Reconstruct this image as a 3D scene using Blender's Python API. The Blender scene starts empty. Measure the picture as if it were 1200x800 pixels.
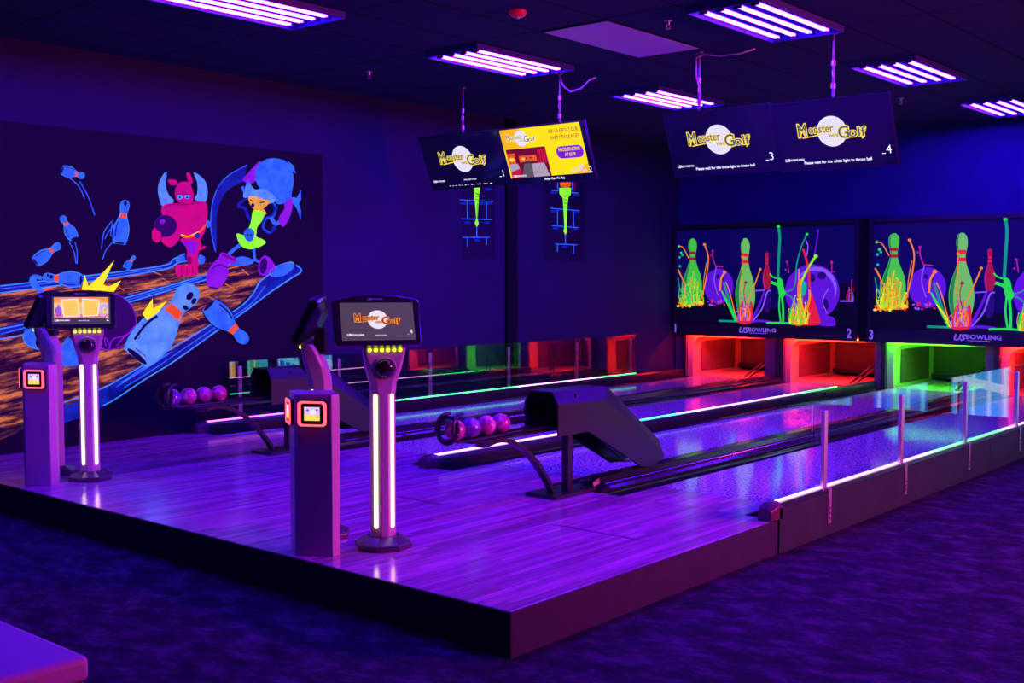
import bpy, math, random
from mathutils import Vector, Matrix
from mathutils.geometry import tessellate_polygon
random.seed(4)
PI = math.pi
scene = bpy.context.scene
COL = scene.collection

# ------------------------------------------------------------------ camera
F = 1325.5
YAW, PIT = math.radians(40.44), math.radians(3.21)
CAM = Vector((0, 0, 1.58))
cam_d = bpy.data.cameras.new('camera')
cam_d.sensor_width = 36
cam_d.lens = 36 * F / 1200
cam_d.clip_start = .05
cam = bpy.data.objects.new('camera', cam_d)
COL.objects.link(cam)
cam.location = CAM
cam.rotation_euler = (PI/2 - PIT, 0, YAW)
scene.camera = cam
_fw = Vector((-math.sin(YAW)*math.cos(PIT), math.cos(YAW)*math.cos(PIT), -math.sin(PIT)))
_rt = Vector((math.cos(YAW), math.sin(YAW), 0))
_dn = _fw.cross(_rt)

def at(px, py, axis, val):
    """point of the photo traced onto a wall plane"""
    r = _rt*((px-600)/F) + _dn*((py-400)/F) + _fw
    t = (val-CAM[axis])/r[axis]
    return CAM + r*t

# ------------------------------------------------------------------ materials
def lin(c):
    def g(v):
        v = v/255.0
        return v/12.92 if v <= .04045 else ((v+.055)/1.055)**2.4
    return tuple(g(v) for v in c)

MATS = {}
def mat(name, col=(.5, .5, .5), rough=.5, metal=0.0, emit=None, es=0.0, spec=.5, coat=0.0, srgb=False):
    if name in MATS: return MATS[name]
    m = bpy.data.materials.new(name); m.use_nodes = True
    b = m.node_tree.nodes['Principled BSDF']
    b.inputs['Base Color'].default_value = (*(lin(col) if srgb else col), 1)
    b.inputs['Roughness'].default_value = rough
    b.inputs['Metallic'].default_value = metal
    b.inputs['Specular IOR Level'].default_value = spec
    if coat:
        b.inputs['Coat Weight'].default_value = coat
        b.inputs['Coat Roughness'].default_value = .05
    if emit is not None:
        b.inputs['Emission Color'].default_value = (*emit, 1)
        b.inputs['Emission Strength'].default_value = es
    MATS[name] = m
    return m

def nt(m):
    t = m.node_tree
    return t, t.nodes, t.links, t.nodes['Principled BSDF']

def ramp(n, stops):
    cr = n.color_ramp
    while len(cr.elements) > 1: cr.elements.remove(cr.elements[-1])
    cr.elements[0].position = stops[0][0]; cr.elements[0].color = (*stops[0][1], 1)
    for p, c in stops[1:]:
        e = cr.elements.new(p); e.color = (*c, 1)

def noise_mat(name, scale, stops, rough=.6, nscale=3, detail=4, bump=0.0, bscale=None, spec=.5, rot=(0, 0, 0), emit=0.0, coat=0.0, coord='Object', nrough=.5):
    """material whose colour varies over a stretched noise"""
    m = mat(name, (.5, .5, .5), rough, spec=spec, coat=coat)
    t, N, L, b = nt(m)
    tc = N.new('ShaderNodeTexCoord'); mp = N.new('ShaderNodeMapping')
    mp.inputs['Scale'].default_value = scale; mp.inputs['Rotation'].default_value = rot
    L.new(tc.outputs[coord], mp.inputs['Vector'])
    no = N.new('ShaderNodeTexNoise'); no.inputs['Scale'].default_value = nscale; no.inputs['Detail'].default_value = detail
    no.inputs['Roughness'].default_value = nrough
    L.new(mp.outputs[0], no.inputs['Vector'])
    r = N.new('ShaderNodeValToRGB'); ramp(r, stops)
    L.new(no.outputs['Fac'], r.inputs[0]); L.new(r.outputs[0], b.inputs['Base Color'])
    if emit:
        L.new(r.outputs[0], b.inputs['Emission Color']); b.inputs['Emission Strength'].default_value = emit
    if bump:
        n2 = N.new('ShaderNodeTexNoise'); n2.inputs['Scale'].default_value = bscale or 200
        L.new(tc.outputs[coord], n2.inputs['Vector'])
        bp = N.new('ShaderNodeBump'); bp.inputs['Strength'].default_value = bump; bp.inputs['Distance'].default_value = .01
        L.new(n2.outputs['Fac'], bp.inputs['Height']); L.new(bp.outputs[0], b.inputs['Normal'])
    return m

# carpet: dark blue broadloom with paler brushed swirls and a woven grain
def carpet_mat():
    m = mat('carpet', (.1, .1, .2), .95, spec=.05)
    t, N, L, b = nt(m)
    tc = N.new('ShaderNodeTexCoord')
    w = N.new('ShaderNodeTexNoise'); w.inputs['Scale'].default_value = .7; w.inputs['Detail'].default_value = 2
    L.new(tc.outputs['Object'], w.inputs['Vector'])
    mx = N.new('ShaderNodeVectorMath'); mx.operation = 'MULTIPLY_ADD'
    mx.inputs[1].default_value = (.15, .15, 0)
    L.new(w.outputs['Color'], mx.inputs[0]); L.new(tc.outputs['Object'], mx.inputs[2])
    mp = N.new('ShaderNodeMapping'); mp.inputs['Scale'].default_value = (1.5, 2.3, 1); mp.inputs['Rotation'].default_value = (0, 0, -.62)
    L.new(mx.outputs[0], mp.inputs['Vector'])
    no = N.new('ShaderNodeTexNoise'); no.inputs['Scale'].default_value = 3.3; no.inputs['Detail'].default_value = 10; no.inputs['Roughness'].default_value = .74
    L.new(mp.outputs[0], no.inputs['Vector'])
    r = N.new('ShaderNodeValToRGB'); ramp(r, [(.38, (.018, .012, .032)), (.5, (.034, .022, .06)), (.64, (.095, .055, .14))])
    L.new(no.outputs['Fac'], r.inputs[0])
    wv = N.new('ShaderNodeTexWave'); wv.inputs['Scale'].default_value = 38; wv.inputs['Distortion'].default_value = .6
    wv.inputs['Detail'].default_value = 1
    mp2 = N.new('ShaderNodeMapping'); mp2.inputs['Rotation'].default_value = (0, 0, .3)
    L.new(tc.outputs['Object'], mp2.inputs['Vector']); L.new(mp2.outputs[0], wv.inputs['Vector'])
    mm = N.new('ShaderNodeMix'); mm.data_type = 'RGBA'; mm.blend_type = 'MULTIPLY'
    mm.inputs[0].default_value = .45
    L.new(r.outputs[0], mm.inputs[6]); L.new(wv.outputs['Color'], mm.inputs[7])
    L.new(mm.outputs[2], b.inputs['Base Color'])
    n2 = N.new('ShaderNodeTexNoise'); n2.inputs['Scale'].default_value = 160
    L.new(tc.outputs['Object'], n2.inputs['Vector'])
    bp = N.new('ShaderNodeBump'); bp.inputs['Strength'].default_value = .5; bp.inputs['Distance'].default_value = .01
    L.new(n2.outputs['Fac'], bp.inputs['Height']); L.new(bp.outputs[0], b.inputs['Normal'])
    return m

def wood_mat():
    """glossy boards running along Y, each board its own tone"""
    m = mat('maple_boards', (.5, .4, .5), .16, spec=.55)
    t, N, L, b = nt(m)
    tc = N.new('ShaderNodeTexCoord')
    sp = N.new('ShaderNodeSeparateXYZ'); L.new(tc.outputs['Object'], sp.inputs[0])
    def M(op, a, bb=None):
        n = N.new('ShaderNodeMath'); n.operation = op
        for i, v in enumerate((a, bb)):
            if v is None: continue
            if isinstance(v, (int, float)): n.inputs[i].default_value = v
            else: L.new(v, n.inputs[i])
        return n.outputs[0]
    bx = M('MULTIPLY', sp.outputs[0], 24.0)
    fl = M('FLOOR', bx)
    # joints staggered along the board
    wn = N.new('ShaderNodeTexWhiteNoise'); wn.noise_dimensions = '1D'; L.new(fl, wn.inputs['W'])
    yy = M('ADD', M('MULTIPLY', sp.outputs[1], .9), M('MULTIPLY', wn.outputs['Value'], 7.3))
    cell = M('FLOOR', yy)
    cv = N.new('ShaderNodeCombineXYZ'); L.new(fl, cv.inputs[0]); L.new(cell, cv.inputs[1])
    wn2 = N.new('ShaderNodeTexWhiteNoise'); wn2.noise_dimensions = '3D'; L.new(cv.outputs[0], wn2.inputs['Vector'])
    r = N.new('ShaderNodeValToRGB'); ramp(r, [(0, (.40, .16, .38)), (.55, (.58, .2, .50)), (1, (.85, .26, .66))])
    L.new(wn2.outputs['Value'], r.inputs[0])
    mp = N.new('ShaderNodeMapping'); mp.inputs['Scale'].default_value = (30, 1.6, 1)
    L.new(tc.outputs['Object'], mp.inputs['Vector'])
    no = N.new('ShaderNodeTexNoise'); no.inputs['Scale'].default_value = 2.2; no.inputs['Detail'].default_value = 5
    L.new(mp.outputs[0], no.inputs['Vector'])
    r2 = N.new('ShaderNodeValToRGB'); ramp(r2, [(.3, (.45, .4, .45)), (.7, (1, 1, 1))])
    L.new(no.outputs['Fac'], r2.inputs[0])
    mm = N.new('ShaderNodeMix'); mm.data_type = 'RGBA'; mm.blend_type = 'MULTIPLY'; mm.inputs[0].default_value = .8
    L.new(r.outputs[0], mm.inputs[6]); L.new(r2.outputs[0], mm.inputs[7])
    # joint line between boards
    fr = M('FRACT', bx)
    ed = M('LESS_THAN', fr, .035)
    m3 = N.new('ShaderNodeMix'); m3.data_type = 'RGBA'; m3.inputs[7].default_value = (.12, .08, .16, 1)
    L.new(M('MULTIPLY', ed, .6), m3.inputs[0]); L.new(mm.outputs[2], m3.inputs[6])
    L.new(m3.outputs[2], b.inputs['Base Color'])
    n4 = N.new('ShaderNodeTexNoise'); n4.inputs['Scale'].default_value = 1.3; n4.inputs['Detail'].default_value = 3
    L.new(tc.outputs['Object'], n4.inputs['Vector'])
    mr = N.new('ShaderNodeMapRange'); mr.inputs[3].default_value = .07; mr.inputs[4].default_value = .24
    L.new(n4.outputs['Fac'], mr.inputs[0]); L.new(mr.outputs[0], b.inputs['Roughness'])
    return m

def speckle_mat():
    m = mat('speckled_lane', (.2, .2, .4), .09, spec=.35)
    t, N, L, b = nt(m)
    tc = N.new('ShaderNodeTexCoord')
    mp = N.new('ShaderNodeMapping'); mp.inputs['Scale'].default_value = (1, .8, 1)
    L.new(tc.outputs['Object'], mp.inputs['Vector'])
    no = N.new('ShaderNodeTexNoise'); no.inputs['Scale'].default_value = 62; no.inputs['Detail'].default_value = 3; no.inputs['Roughness'].default_value = .7
    L.new(mp.outputs[0], no.inputs['Vector'])
    r = N.new('ShaderNodeValToRGB'); ramp(r, [(.42, (.06, .08, .10)), (.5, (.42, .5, .5)), (.58, (.95, 1, 1))])
    L.new(no.outputs['Fac'], r.inputs[0]); L.new(r.outputs[0], b.inputs['Base Color'])
    return m

def tile_mat():
    """ceiling tiles in a 0.615 x 1.33 m grid with dark T-bars"""
    m = mat('ceiling_tile', (.1, .05, .1), .9, spec=.1)
    t, N, L, b = nt(m)
    tc = N.new('ShaderNodeTexCoord'); sp = N.new('ShaderNodeSeparateXYZ'); L.new(tc.outputs['Object'], sp.inputs[0])
    def M(op, a, bb=None):
        n = N.new('ShaderNodeMath'); n.operation = op
        for i, v in enumerate((a, bb)):
            if v is None: continue
            if isinstance(v, (int, float)): n.inputs[i].default_value = v
            else: L.new(v, n.inputs[i])
        return n.outputs[0]
    def line(o, pitch, off, w):
        f = M('FRACT', M('DIVIDE', M('ADD', o, off), pitch))
        d = M('ABSOLUTE', M('SUBTRACT', f, .5))
        return M('GREATER_THAN', d, .5 - w/pitch/2)
    lx = line(sp.outputs[0], .615, 6.72+6.15, .026)
    ly = line(sp.outputs[1], 1.33, -6.74+13.3, .026)
    g = M('MAXIMUM', lx, ly)
    no = N.new('ShaderNodeTexNoise'); no.inputs['Scale'].default_value = 90; no.inputs['Detail'].default_value = 2
    L.new(tc.outputs['Object'], no.inputs['Vector'])
    r = N.new('ShaderNodeValToRGB'); ramp(r, [(.35, (.022, .026, .065)), (.65, (.036, .038, .095))])
    L.new(no.outputs['Fac'], r.inputs[0])
    mm = N.new('ShaderNodeMix'); mm.data_type = 'RGBA'; mm.inputs[7].default_value = (.016, .012, .03, 1)
    L.new(g, mm.inputs[0]); L.new(r.outputs[0], mm.inputs[6]); L.new(mm.outputs[2], b.inputs['Base Color'])
    return m

def glass_mat(name='clear_glass', ior=1.5, tint=(.97, .98, 1)):
    m = bpy.data.materials.new(name); m.use_nodes = True
    t = m.node_tree; t.nodes.clear()
    o = t.nodes.new('ShaderNodeOutputMaterial'); mx = t.nodes.new('ShaderNodeMixShader')
    tr = t.nodes.new('ShaderNodeBsdfTransparent'); gl = t.nodes.new('ShaderNodeBsdfGlossy'); fr = t.nodes.new('ShaderNodeFresnel')
    tr.inputs[0].default_value = (*tint, 1); gl.inputs['Roughness'].default_value = 0.0
    ge = t.nodes.new('ShaderNodeNewGeometry'); k = t.nodes.new('ShaderNodeMapRange')
    k.inputs[3].default_value = ior; k.inputs[4].default_value = 1/ior   # same reflectance on both faces of the pane
    t.links.new(ge.outputs['Backfacing'], k.inputs[0]); t.links.new(k.outputs[0], fr.inputs[0])
    t.links.new(fr.outputs[0], mx.inputs[0]); t.links.new(tr.outputs[0], mx.inputs[1]); t.links.new(gl.outputs[0], mx.inputs[2])
    t.links.new(mx.outputs[0], o.inputs[0])
    return m

def led_mat(name, stops, y0, y1, strength=6.0, dots=55):
    """colour-chasing LED tape along Y: colour by position, bright diode dots"""
    m = mat(name, (.3, .3, .3), .4)
    t, N, L, b = nt(m)
    tc = N.new('ShaderNodeTexCoord'); sp = N.new('ShaderNodeSeparateXYZ'); L.new(tc.outputs['Object'], sp.inputs[0])
    mr = N.new('ShaderNodeMapRange'); mr.inputs[1].default_value = y0; mr.inputs[2].default_value = y1
    L.new(sp.outputs[1], mr.inputs[0])
    r = N.new('ShaderNodeValToRGB'); ramp(r, [((p-y0)/(y1-y0), c) for p, c in stops])
    L.new(mr.outputs[0], r.inputs[0]); L.new(r.outputs[0], b.inputs['Emission Color'])
    a = N.new('ShaderNodeMath'); a.operation = 'MULTIPLY'; a.inputs[1].default_value = dots*2*PI
    L.new(sp.outputs[1], a.inputs[0])
    s = N.new('ShaderNodeMath'); s.operation = 'SINE'; L.new(a.outputs[0], s.inputs[0])
    k = N.new('ShaderNodeMapRange'); k.inputs[1].default_value = -1; k.inputs[3].default_value = strength*.5; k.inputs[4].default_value = strength*1.5
    L.new(s.outputs[0], k.inputs[0]); L.new(k.outputs[0], b.inputs['Emission Strength'])
    return m

CARPET = carpet_mat(); WOOD = wood_mat(); SPECK = speckle_mat(); TILE = tile_mat(); GLASS = glass_mat(); GLASSD = glass_mat('dark_reflective_glass', 2.5, (.8, .8, .85))
BLACK = mat('black_paint', (.012, .010, .016), .45)
FASCIA_F = mat('black_fascia', (.012, .010, .02), .6, spec=.2)
FASCIA = noise_mat('plum_fascia', (1, 1, 1), [(.3, (.018, .014, .045)), (.7, (.026, .02, .06))], rough=.55, nscale=6, spec=.3)
GREYF = noise_mat('grey_fascia', (1, 1, 1), [(.3, (.012, .03, .035)), (.7, (.02, .045, .05))], rough=.6, nscale=5, spec=.3)
WALL = noise_mat('dark_blue_wall', (1, 1, 1), [(.3, (.010, .012, .045)), (.7, (.014, .015, .053))], rough=.75, nscale=2, spec=.25)
WALLB = noise_mat('blue_back_wall', (1, 1, 1), [(.3, (.02, .025, .12)), (.7, (.03, .03, .15))], rough=.8, nscale=2, spec=.2)
WALLD = mat('black_wall', (.006, .005, .012), .8, spec=.1)
GUT = mat('black_gutter', (.012, .012, .02), .12, spec=.7)
TRACK = mat('track_cover', (.02, .018, .03), .16, spec=.8)
TRIM = mat('lane_trim', (.35, .33, .4), .25, metal=.9)
METAL = mat('brushed_aluminium', (.75, .75, .8), .38, metal=.95)
DMETAL = mat('black_powder_coat', (.018, .016, .024), .28, spec=.6)
HOOD = mat('hood_plastic', (.012, .008, .02), .3, spec=.7)
PLAST = mat('black_plastic', (.014, .012, .02), .22, spec=.55)
KIOSK = noise_mat('grey_column_paint', (1, 1, 1), [(.3, (.42, .36, .42)), (.7, (.47, .41, .46))], rough=.42, nscale=40, spec=.45)
BASEM = mat('console_base', (.06, .05, .08), .22, spec=.7)
SCREENBLK = mat('screen_black', (.008, .007, .02), .08, emit=(.01, .004, .06), es=.25, spec=.5)
WHITEPL = mat('white_plastic', (.78, .76, .78), .4)
CABLE = mat('white_cable', (.75, .75, .8), .5)

def E(name, c, s=1.0, base=.02):
    """self-lit colour given as the displayed sRGB colour"""
    l = lin(c)
    return mat(name, tuple(v*base*8 for v in l), .35, emit=l, es=s, spec=.3)

# ------------------------------------------------------------------ mesh builder
class MB:
    def __init__(s):
        s.v = []; s.f = []; s.m = []; s.mats = []
    def mi(s, m):
        if m not in s.mats: s.mats.append(m)
        return s.mats.index(m)
    def add(s, vs, fs, m):
        o = len(s.v); s.v += [Vector(v) for v in vs]; k = s.mi(m)
        for f in fs: s.f.append([i+o for i in f]); s.m.append(k)
    def box(s, x0, x1, y0, y1, z0, z1, m, M=None):
        vs = [Vector(p) for p in ((x0, y0, z0), (x1, y0, z0), (x1, y1, z0), (x0, y1, z0), (x0, y0, z1), (x1, y0, z1), (x1, y1, z1), (x0, y1, z1))]
        if M: vs = [M @ v for v in vs]
        s.add(vs, [(0, 3, 2, 1), (4, 5, 6, 7), (0, 1, 5, 4), (1, 2, 6, 5), (2, 3, 7, 6), (3, 0, 4, 7)], m)
    def loft(s, rings, m, caps=True, M=None, closed=True):
        n = len(rings[0]); o = []
        for r in rings: o += [Vector(p) for p in r]
        if M: o = [M @ v for v in o]
        fs = []
        for k in range(len(rings)-1):
            for i in range(n if closed else n-1):
                j = (i+1) % n
                fs.append((k*n+i, k*n+j, (k+1)*n+j, (k+1)*n+i))
        if caps and closed:
            fs.append(tuple(range(n-1, -1, -1))); fs.append(tuple((len(rings)-1)*n+i for i in range(n)))
        s.add(o, fs, m)
    def frame(s, u0, u1, v0, v1, w, d0, d1, m, axis='y', M=None):
        """closed rectangular frame; u is x, v is z (axis y) or y (axis z)"""
        o = [(u0, v0), (u1, v0), (u1, v1), (u0, v1)]; i = [(u0+w, v0+w), (u1-w, v0+w), (u1-w, v1-w), (u0+w, v1-w)]
        P = (lambda u, v, d: Vector((u, d, v))) if axis == 'y' else (lambda u, v, d: Vector((u, v, d)))
        vs = [P(*p, d0) for p in o]+[P(*p, d0) for p in i]+[P(*p, d1) for p in o]+[P(*p, d1) for p in i]
        if M: vs = [M @ v for v in vs]
        fs = []
        for k in range(4):
            j = (k+1) % 4
            fs += [(k, j, 4+j, 4+k), (8+k, 12+k, 12+j, 8+j), (k, 8+k, 8+j, j), (4+k, 4+j, 12+j, 12+k)]
        s.add(vs, fs, m)
    def prism(s, poly, z0, z1, m, M=None):
        s.loft([[(x, y, z0) for x, y in poly], [(x, y, z1) for x, y in poly]], m, M=M)
    def tube(s, pts, r, m, n=10, flat=None, caps=True):
        pts = [Vector(p) for p in pts]; rings = []
        ref = None
        for i, p in enumerate(pts):
            d = (pts[min(i+1, len(pts)-1)] - pts[max(i-1, 0)]).normalized()
            if ref is None:
                ref = Vector((0, 0, 1)) if abs(d.z) < .9 else Vector((1, 0, 0))
            a = (ref - d*ref.dot(d)).normalized(); b = d.cross(a); ref = a
            rr = r[i] if isinstance(r, (list, tuple)) else r
            if flat:   # rectangular bar: (half width, half thickness)
                w, h = flat
                rings.append([p+b*w+a*h, p-b*w+a*h, p-b*w-a*h, p+b*w-a*h])
            else:
                rings.append([p + (a*math.cos(2*PI*k/n) + b*math.sin(2*PI*k/n))*rr for k in range(n)])
        s.loft(rings, m, caps)
    def lathe(s, prof, m, n=24, M=None):
        """prof list of (r,z)"""
        s.loft([[(r*math.cos(2*PI*k/n), r*math.sin(2*PI*k/n), z) for k in range(n)] for r, z in prof], m, M=M)
    def sphere(s, c, r, m, n=24, k=14):
        c = Vector(c); rings = []
        for j in range(1, k):
            t = PI*j/k
            rings.append([c + Vector((r*math.sin(t)*math.cos(2*PI*i/n), r*math.sin(t)*math.sin(2*PI*i/n), -r*math.cos(t))) for i in range(n)])
        s.loft(rings, m)
    def build(s, name, parent=None, bevel=0.0, smooth=False, seg=2, solid=0.0):
        me = bpy.data.meshes.new(name); me.from_pydata([tuple(v) for v in s.v], [], s.f)
        for m in s.mats: me.materials.append(m)
        for p, k in zip(me.polygons, s.m): p.material_index = k; p.use_smooth = bool(smooth)
        me.update()
        o = bpy.data.objects.new(name, me); COL.objects.link(o)
        if parent: o.parent = parent
        if solid:
            q = o.modifiers.new('solid', 'SOLIDIFY'); q.thickness = solid; q.offset = 0
        if bevel:
            q = o.modifiers.new('bevel', 'BEVEL'); q.width = bevel; q.segments = seg; q.limit_method = 'ANGLE'; q.angle_limit = math.radians(35)
        if smooth and smooth is not True:
            for p in me.polygons: p.use_smooth = True
            if hasattr(me, 'set_sharp_from_angle'): me.set_sharp_from_angle(angle=math.radians(smooth))
        return o

def tag(o, label=None, cat=None, group=None, kind=None):
    if label: o['label'] = label
    if cat: o['category'] = cat
    if group: o['group'] = group
    if kind: o['kind'] = kind
    return o
def thing(name, label, cat, loc=(0, 0, 0), rz=0, group=None):
    o = bpy.data.objects.new(name, None); COL.objects.link(o)
    o.empty_display_size = .1
    o.location = loc; o.rotation_euler = (0, 0, rz)
    return tag(o, label, cat, group)
def copy_tree(o, parent=None):
    c = o.copy(); COL.objects.link(c); c.parent = parent
    for ch in [x for x in ALL() if x.parent == o]: copy_tree(ch, c)
    return c
def ALL(): return list(COL.objects)
def struct(o): return tag(o, kind='structure')

# ------------------------------------------------------------------ flat artwork
class Art:
    """flat shapes laid on a surface; mp(u, v, layer) gives the point"""
    def __init__(s, mp): s.b = MB(); s.mp = mp
    def poly(s, pts, m, layer):
        P = [Vector((p[0], p[1], 0)) for p in pts]
        tr = tessellate_polygon([P])
        s.b.add([s.mp(p[0], p[1], layer) for p in pts], [tuple(t) for t in tr], m)
    def ell(s, cx, cy, a, b, m, layer, rot=0, n=32, a0=0, a1=2*PI):
        c, d = math.cos(rot), math.sin(rot); pts = []
        full = abs(a1-a0-2*PI) < 1e-6
        for i in range(n if full else n+1):
            t = a0 + (a1-a0)*i/n
            x, y = a*math.cos(t), b*math.sin(t)
            pts.append((cx+x*c-y*d, cy+x*d+y*c))
        s.poly(pts, m, layer)
    def smooth(s, pts, k=6, closed=False):
        P = [Vector((p[0], p[1])) for p in pts]; n = len(P); out = []
        for i in range(n if closed else n-1):
            p0 = P[(i-1) % n] if closed or i > 0 else P[i]
            p1 = P[i]; p2 = P[(i+1) % n]
            p3 = P[(i+2) % n] if closed or i+2 < n else p2
            for j in range(k):
                t = j/k
                q = .5*((2*p1) + (p2-p0)*t + (2*p0-5*p1+4*p2-p3)*t*t + (3*p1-p0-3*p2+p3)*t**3)
                out.append((q.x, q.y))
        if not closed: out.append((P[-1].x, P[-1].y))
        return out
    def blob(s, pts, m, layer, k=6): s.poly(s.smooth(pts, k, True), m, layer)
    def stroke(s, pts, w, m, layer, sm=True, k=6, taper=False, w2=None):
        if sm and len(pts) > 2: pts = s.smooth(pts, k)
        n = len(pts); Lf = []; Rt = []
        for i, p in enumerate(pts):
            a = pts[max(i-1, 0)]; b = pts[min(i+1, n-1)]
            dx, dy = b[0]-a[0], b[1]-a[1]; l = math.hypot(dx, dy) or 1
            t = i/(n-1); ww = w if w2 is None else w+(w2-w)*t
            if taper: ww *= max(.12, math.sin(PI*min(max(t, .03), .97)))
            nx, ny = -dy/l*ww/2, dx/l*ww/2
            Lf.append((p[0]+nx, p[1]+ny)); Rt.append((p[0]-nx, p[1]-ny))
        vs = [s.mp(a[0], a[1], layer) for a in Lf+Rt]
        s.b.add(vs, [(i, i+1, n+i+1, n+i) for i in range(n-1)], m)
    def text(s, body, x, y, h, m, layer, flip=1, bold=0.0, align='CENTER', shear=0, sx=1.0, rot=0):
        """h = letter height; flip=-1 when v runs downward"""
        cu = bpy.data.curves.new('t', 'FONT'); cu.body = body; cu.size = 1; cu.offset = bold
        cu.align_x = align; cu.align_y = 'CENTER'; cu.shear = shear; cu.resolution_u = 3
        o = bpy.data.objects.new('t', cu)
        me = bpy.data.meshes.new_from_object(o)
        k = h/.70; c, d = math.cos(rot), math.sin(rot)
        vs = []
        for v in me.vertices:
            a, b = v.co.x*k*sx, v.co.y*k
            vs.append(s.mp(x + (a*c-b*d), y + flip*(a*d+b*c), layer))
        s.b.add(vs, [tuple(p.vertices) for p in me.polygons], m)
        bpy.data.objects.remove(o); bpy.data.curves.remove(cu); bpy.data.meshes.remove(me)
    def pin(s, bx, by, hx, hy, w, body, dark, band, layer, light=None):
        """bowling pin from base (bx,by) to head (hx,hy)"""
        L = math.hypot(hx-bx, hy-by); ux, uy = (hx-bx)/L, (hy-by)/L; nx, ny = -uy, ux
        prof = [(0, .36), (.08, .44), (.2, .5), (.36, .5), (.5, .38), (.62, .24), (.7, .2), (.78, .24), (.88, .28), (.96, .2), (1, .06)]
        def P(t, o): return (bx+ux*t*L+nx*o*w, by+uy*t*L+ny*o*w)
        def wat(t):
            for (a, p), (b, q) in zip(prof, prof[1:]):
                if a <= t <= b: return p+(q-p)*(t-a)/(b-a)
            return .1
        g = s.smooth(prof, 3)
        if light: s.poly([P(t, o+.05) for t, o in g]+[P(t, -o-.05) for t, o in reversed(g)], light, layer)
        s.poly([P(t, o) for t, o in g]+[P(t, -o) for t, o in reversed(g)], body, layer+1)
        s.poly([P(.6, wat(.6)), P(.7, wat(.7)), P(.7, -wat(.7)), P(.6, -wat(.6))], band, layer+2)
        ang = math.atan2(uy, ux)
        s.ell(*P(.03, 0), w*.08, w*.34, dark, layer+2, rot=ang)
        s.stroke([P(.15, -.36), P(.35, -.38), P(.5, -.28)], w*.07, dark, layer+2)
    def build(s, name, parent=None): return s.b.build(name, parent)

# ================================================================== ROOM
XL, XR, YF, YB, CZ, PZ = -8.78, 4.2, -2.5, 14.0, 3.45, .196
b = MB(); b.box(XL-.1, XR, YF, YB+1.8, -.1, 0, CARPET); struct(b.build('floor'))
b = MB(); b.box(XL-.1, XR, YF, YB+.1, CZ, CZ+.1, TILE); struct(b.build('ceiling'))
b = MB(); b.box(XL-.1, XL, YF, YB+1.8, 0, CZ, WALL); struct(b.build('wall_left'))
b = MB(); b.box(XL, XR, YB, YB+.1, .84, CZ, WALLB); struct(b.build('wall_back'))
b = MB(); b.box(XL, XR, 15.62, 15.7, 0, .84, WALLD); b.box(XL, XR, YB+.1, 15.7, .84, .9, WALLD); b.box(-2.7, XR, YB, YB+.1, 0, .84, WALLB); struct(b.build('wall_back_recess'))
b = MB(); b.box(XR, XR+.1, YF, YB+1.8, 0, CZ, WALL); struct(b.build('wall_right'))
b = MB(); b.box(XL-.1, XR+.1, YF-.1, YF, 0, CZ, WALL); struct(b.build('wall_front'))
b = MB(); b.box(XL, XL+.045, 10.17, 10.36, PZ, CZ, WALLD); struct(b.build('trim_1', bevel=.006))

# ------------------------------------------------------------------ ceiling fixtures
TUBE = mat('uv_tube', (.8, .8, .8), .4, emit=(.08, .0055, 1.0), es=200)
PAN = mat('fixture_pan', (.002, .0015, .03), .6, spec=.08)
PANEDGE = mat('fixture_edge', (.07, .06, .28), .4, spec=.25)
def make_fixture():
    t = thing('uv_ceiling_light', 'violet glowing ceiling light with bare tubes', 'ceiling light', (0, 0, CZ))
    W, Lh = .575, 1.25
    b = MB()
    z0, z1 = -.05, 0
    b.box(-W/2, W/2, -Lh/2, Lh/2, -.008, 0, PAN)
    b.build('reflector_pan', t)
    b = MB()
    b.frame(-W/2-.004, W/2+.004, -Lh/2-.01, Lh/2+.01, .014, z0, z1, PANEDGE, 'z')
    b.build('frame', t, bevel=.003)
    for k in range(4):
        x = -.20 + k*.133
        b = MB()
        b.box(x-.024, x+.024, -.545, .545, -.028, -.008, PAN)
        for dx in (-.013, .013):
            b.tube([(x+dx, -.53, -.036), (x+dx, .53, -.036)], .0078, TUBE, 8)
        b.build('lamp_tube', t, smooth=40)
        for sy in (-1, 1):
            b = MB(); b.box(x-.028, x+.028, sy*.553-.012, sy*.553+.012, -.05, -.008, PAN); b.build('lamp_holder', t, bevel=.003)
    return t
FX = [(-6.42, 4.75, 'violet tube ceiling light cut off by top edge of photo, above the left side'),
      (-6.42, 7.40, 'violet tube ceiling light just above the hanging screens 1 and 2'),
      (-6.42, 10.02, 'violet tube ceiling light hanging farther back, between the two pairs of hanging screens'),
      (-3.94, 7.45, 'large violet tube ceiling light at top right, nearest above screen 4'),
      (-3.94, 10.12, 'violet tube ceiling light right behind screen 4'),
      (-3.94, 12.85, 'farthest violet tube ceiling light, at right edge by the back wall'),
      (-3.94, 4.75, 'violet tube ceiling light over the approach, above the frame'),
      (-1.45, 4.75, 'violet tube ceiling light over the carpet, near, beyond the frame'),
      (-1.45, 10.12, 'violet tube ceiling light over the carpet beside lane 4, beyond the frame'),
      (-6.42, 2.05, 'violet tube ceiling light over the front carpet, beyond the frame')]
f0 = make_fixture()
for i, (x, y, l) in enumerate(FX):
    o = f0 if i == 0 else copy_tree(f0)
    o.location = (x, y, CZ); o['label'] = l; o['group'] = 'violet ceiling lights'
t = thing('ceiling_panel', 'unlit pale purple rectangular ceiling panel between two violet lights', 'ceiling panel', (-5.17, 7.42, CZ))
b = MB(); b.box(-.295, .295, -.64, .64, -.012, 0, mat('pale_diffuser', (.62, .42, .62), .6)); b.build('diffuser', t, bevel=.003)
b = MB(); b.frame(-.307, .307, -.652, .652, .0118, -.01, 0, PAN, 'z')
b.build('frame', t)
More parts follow.
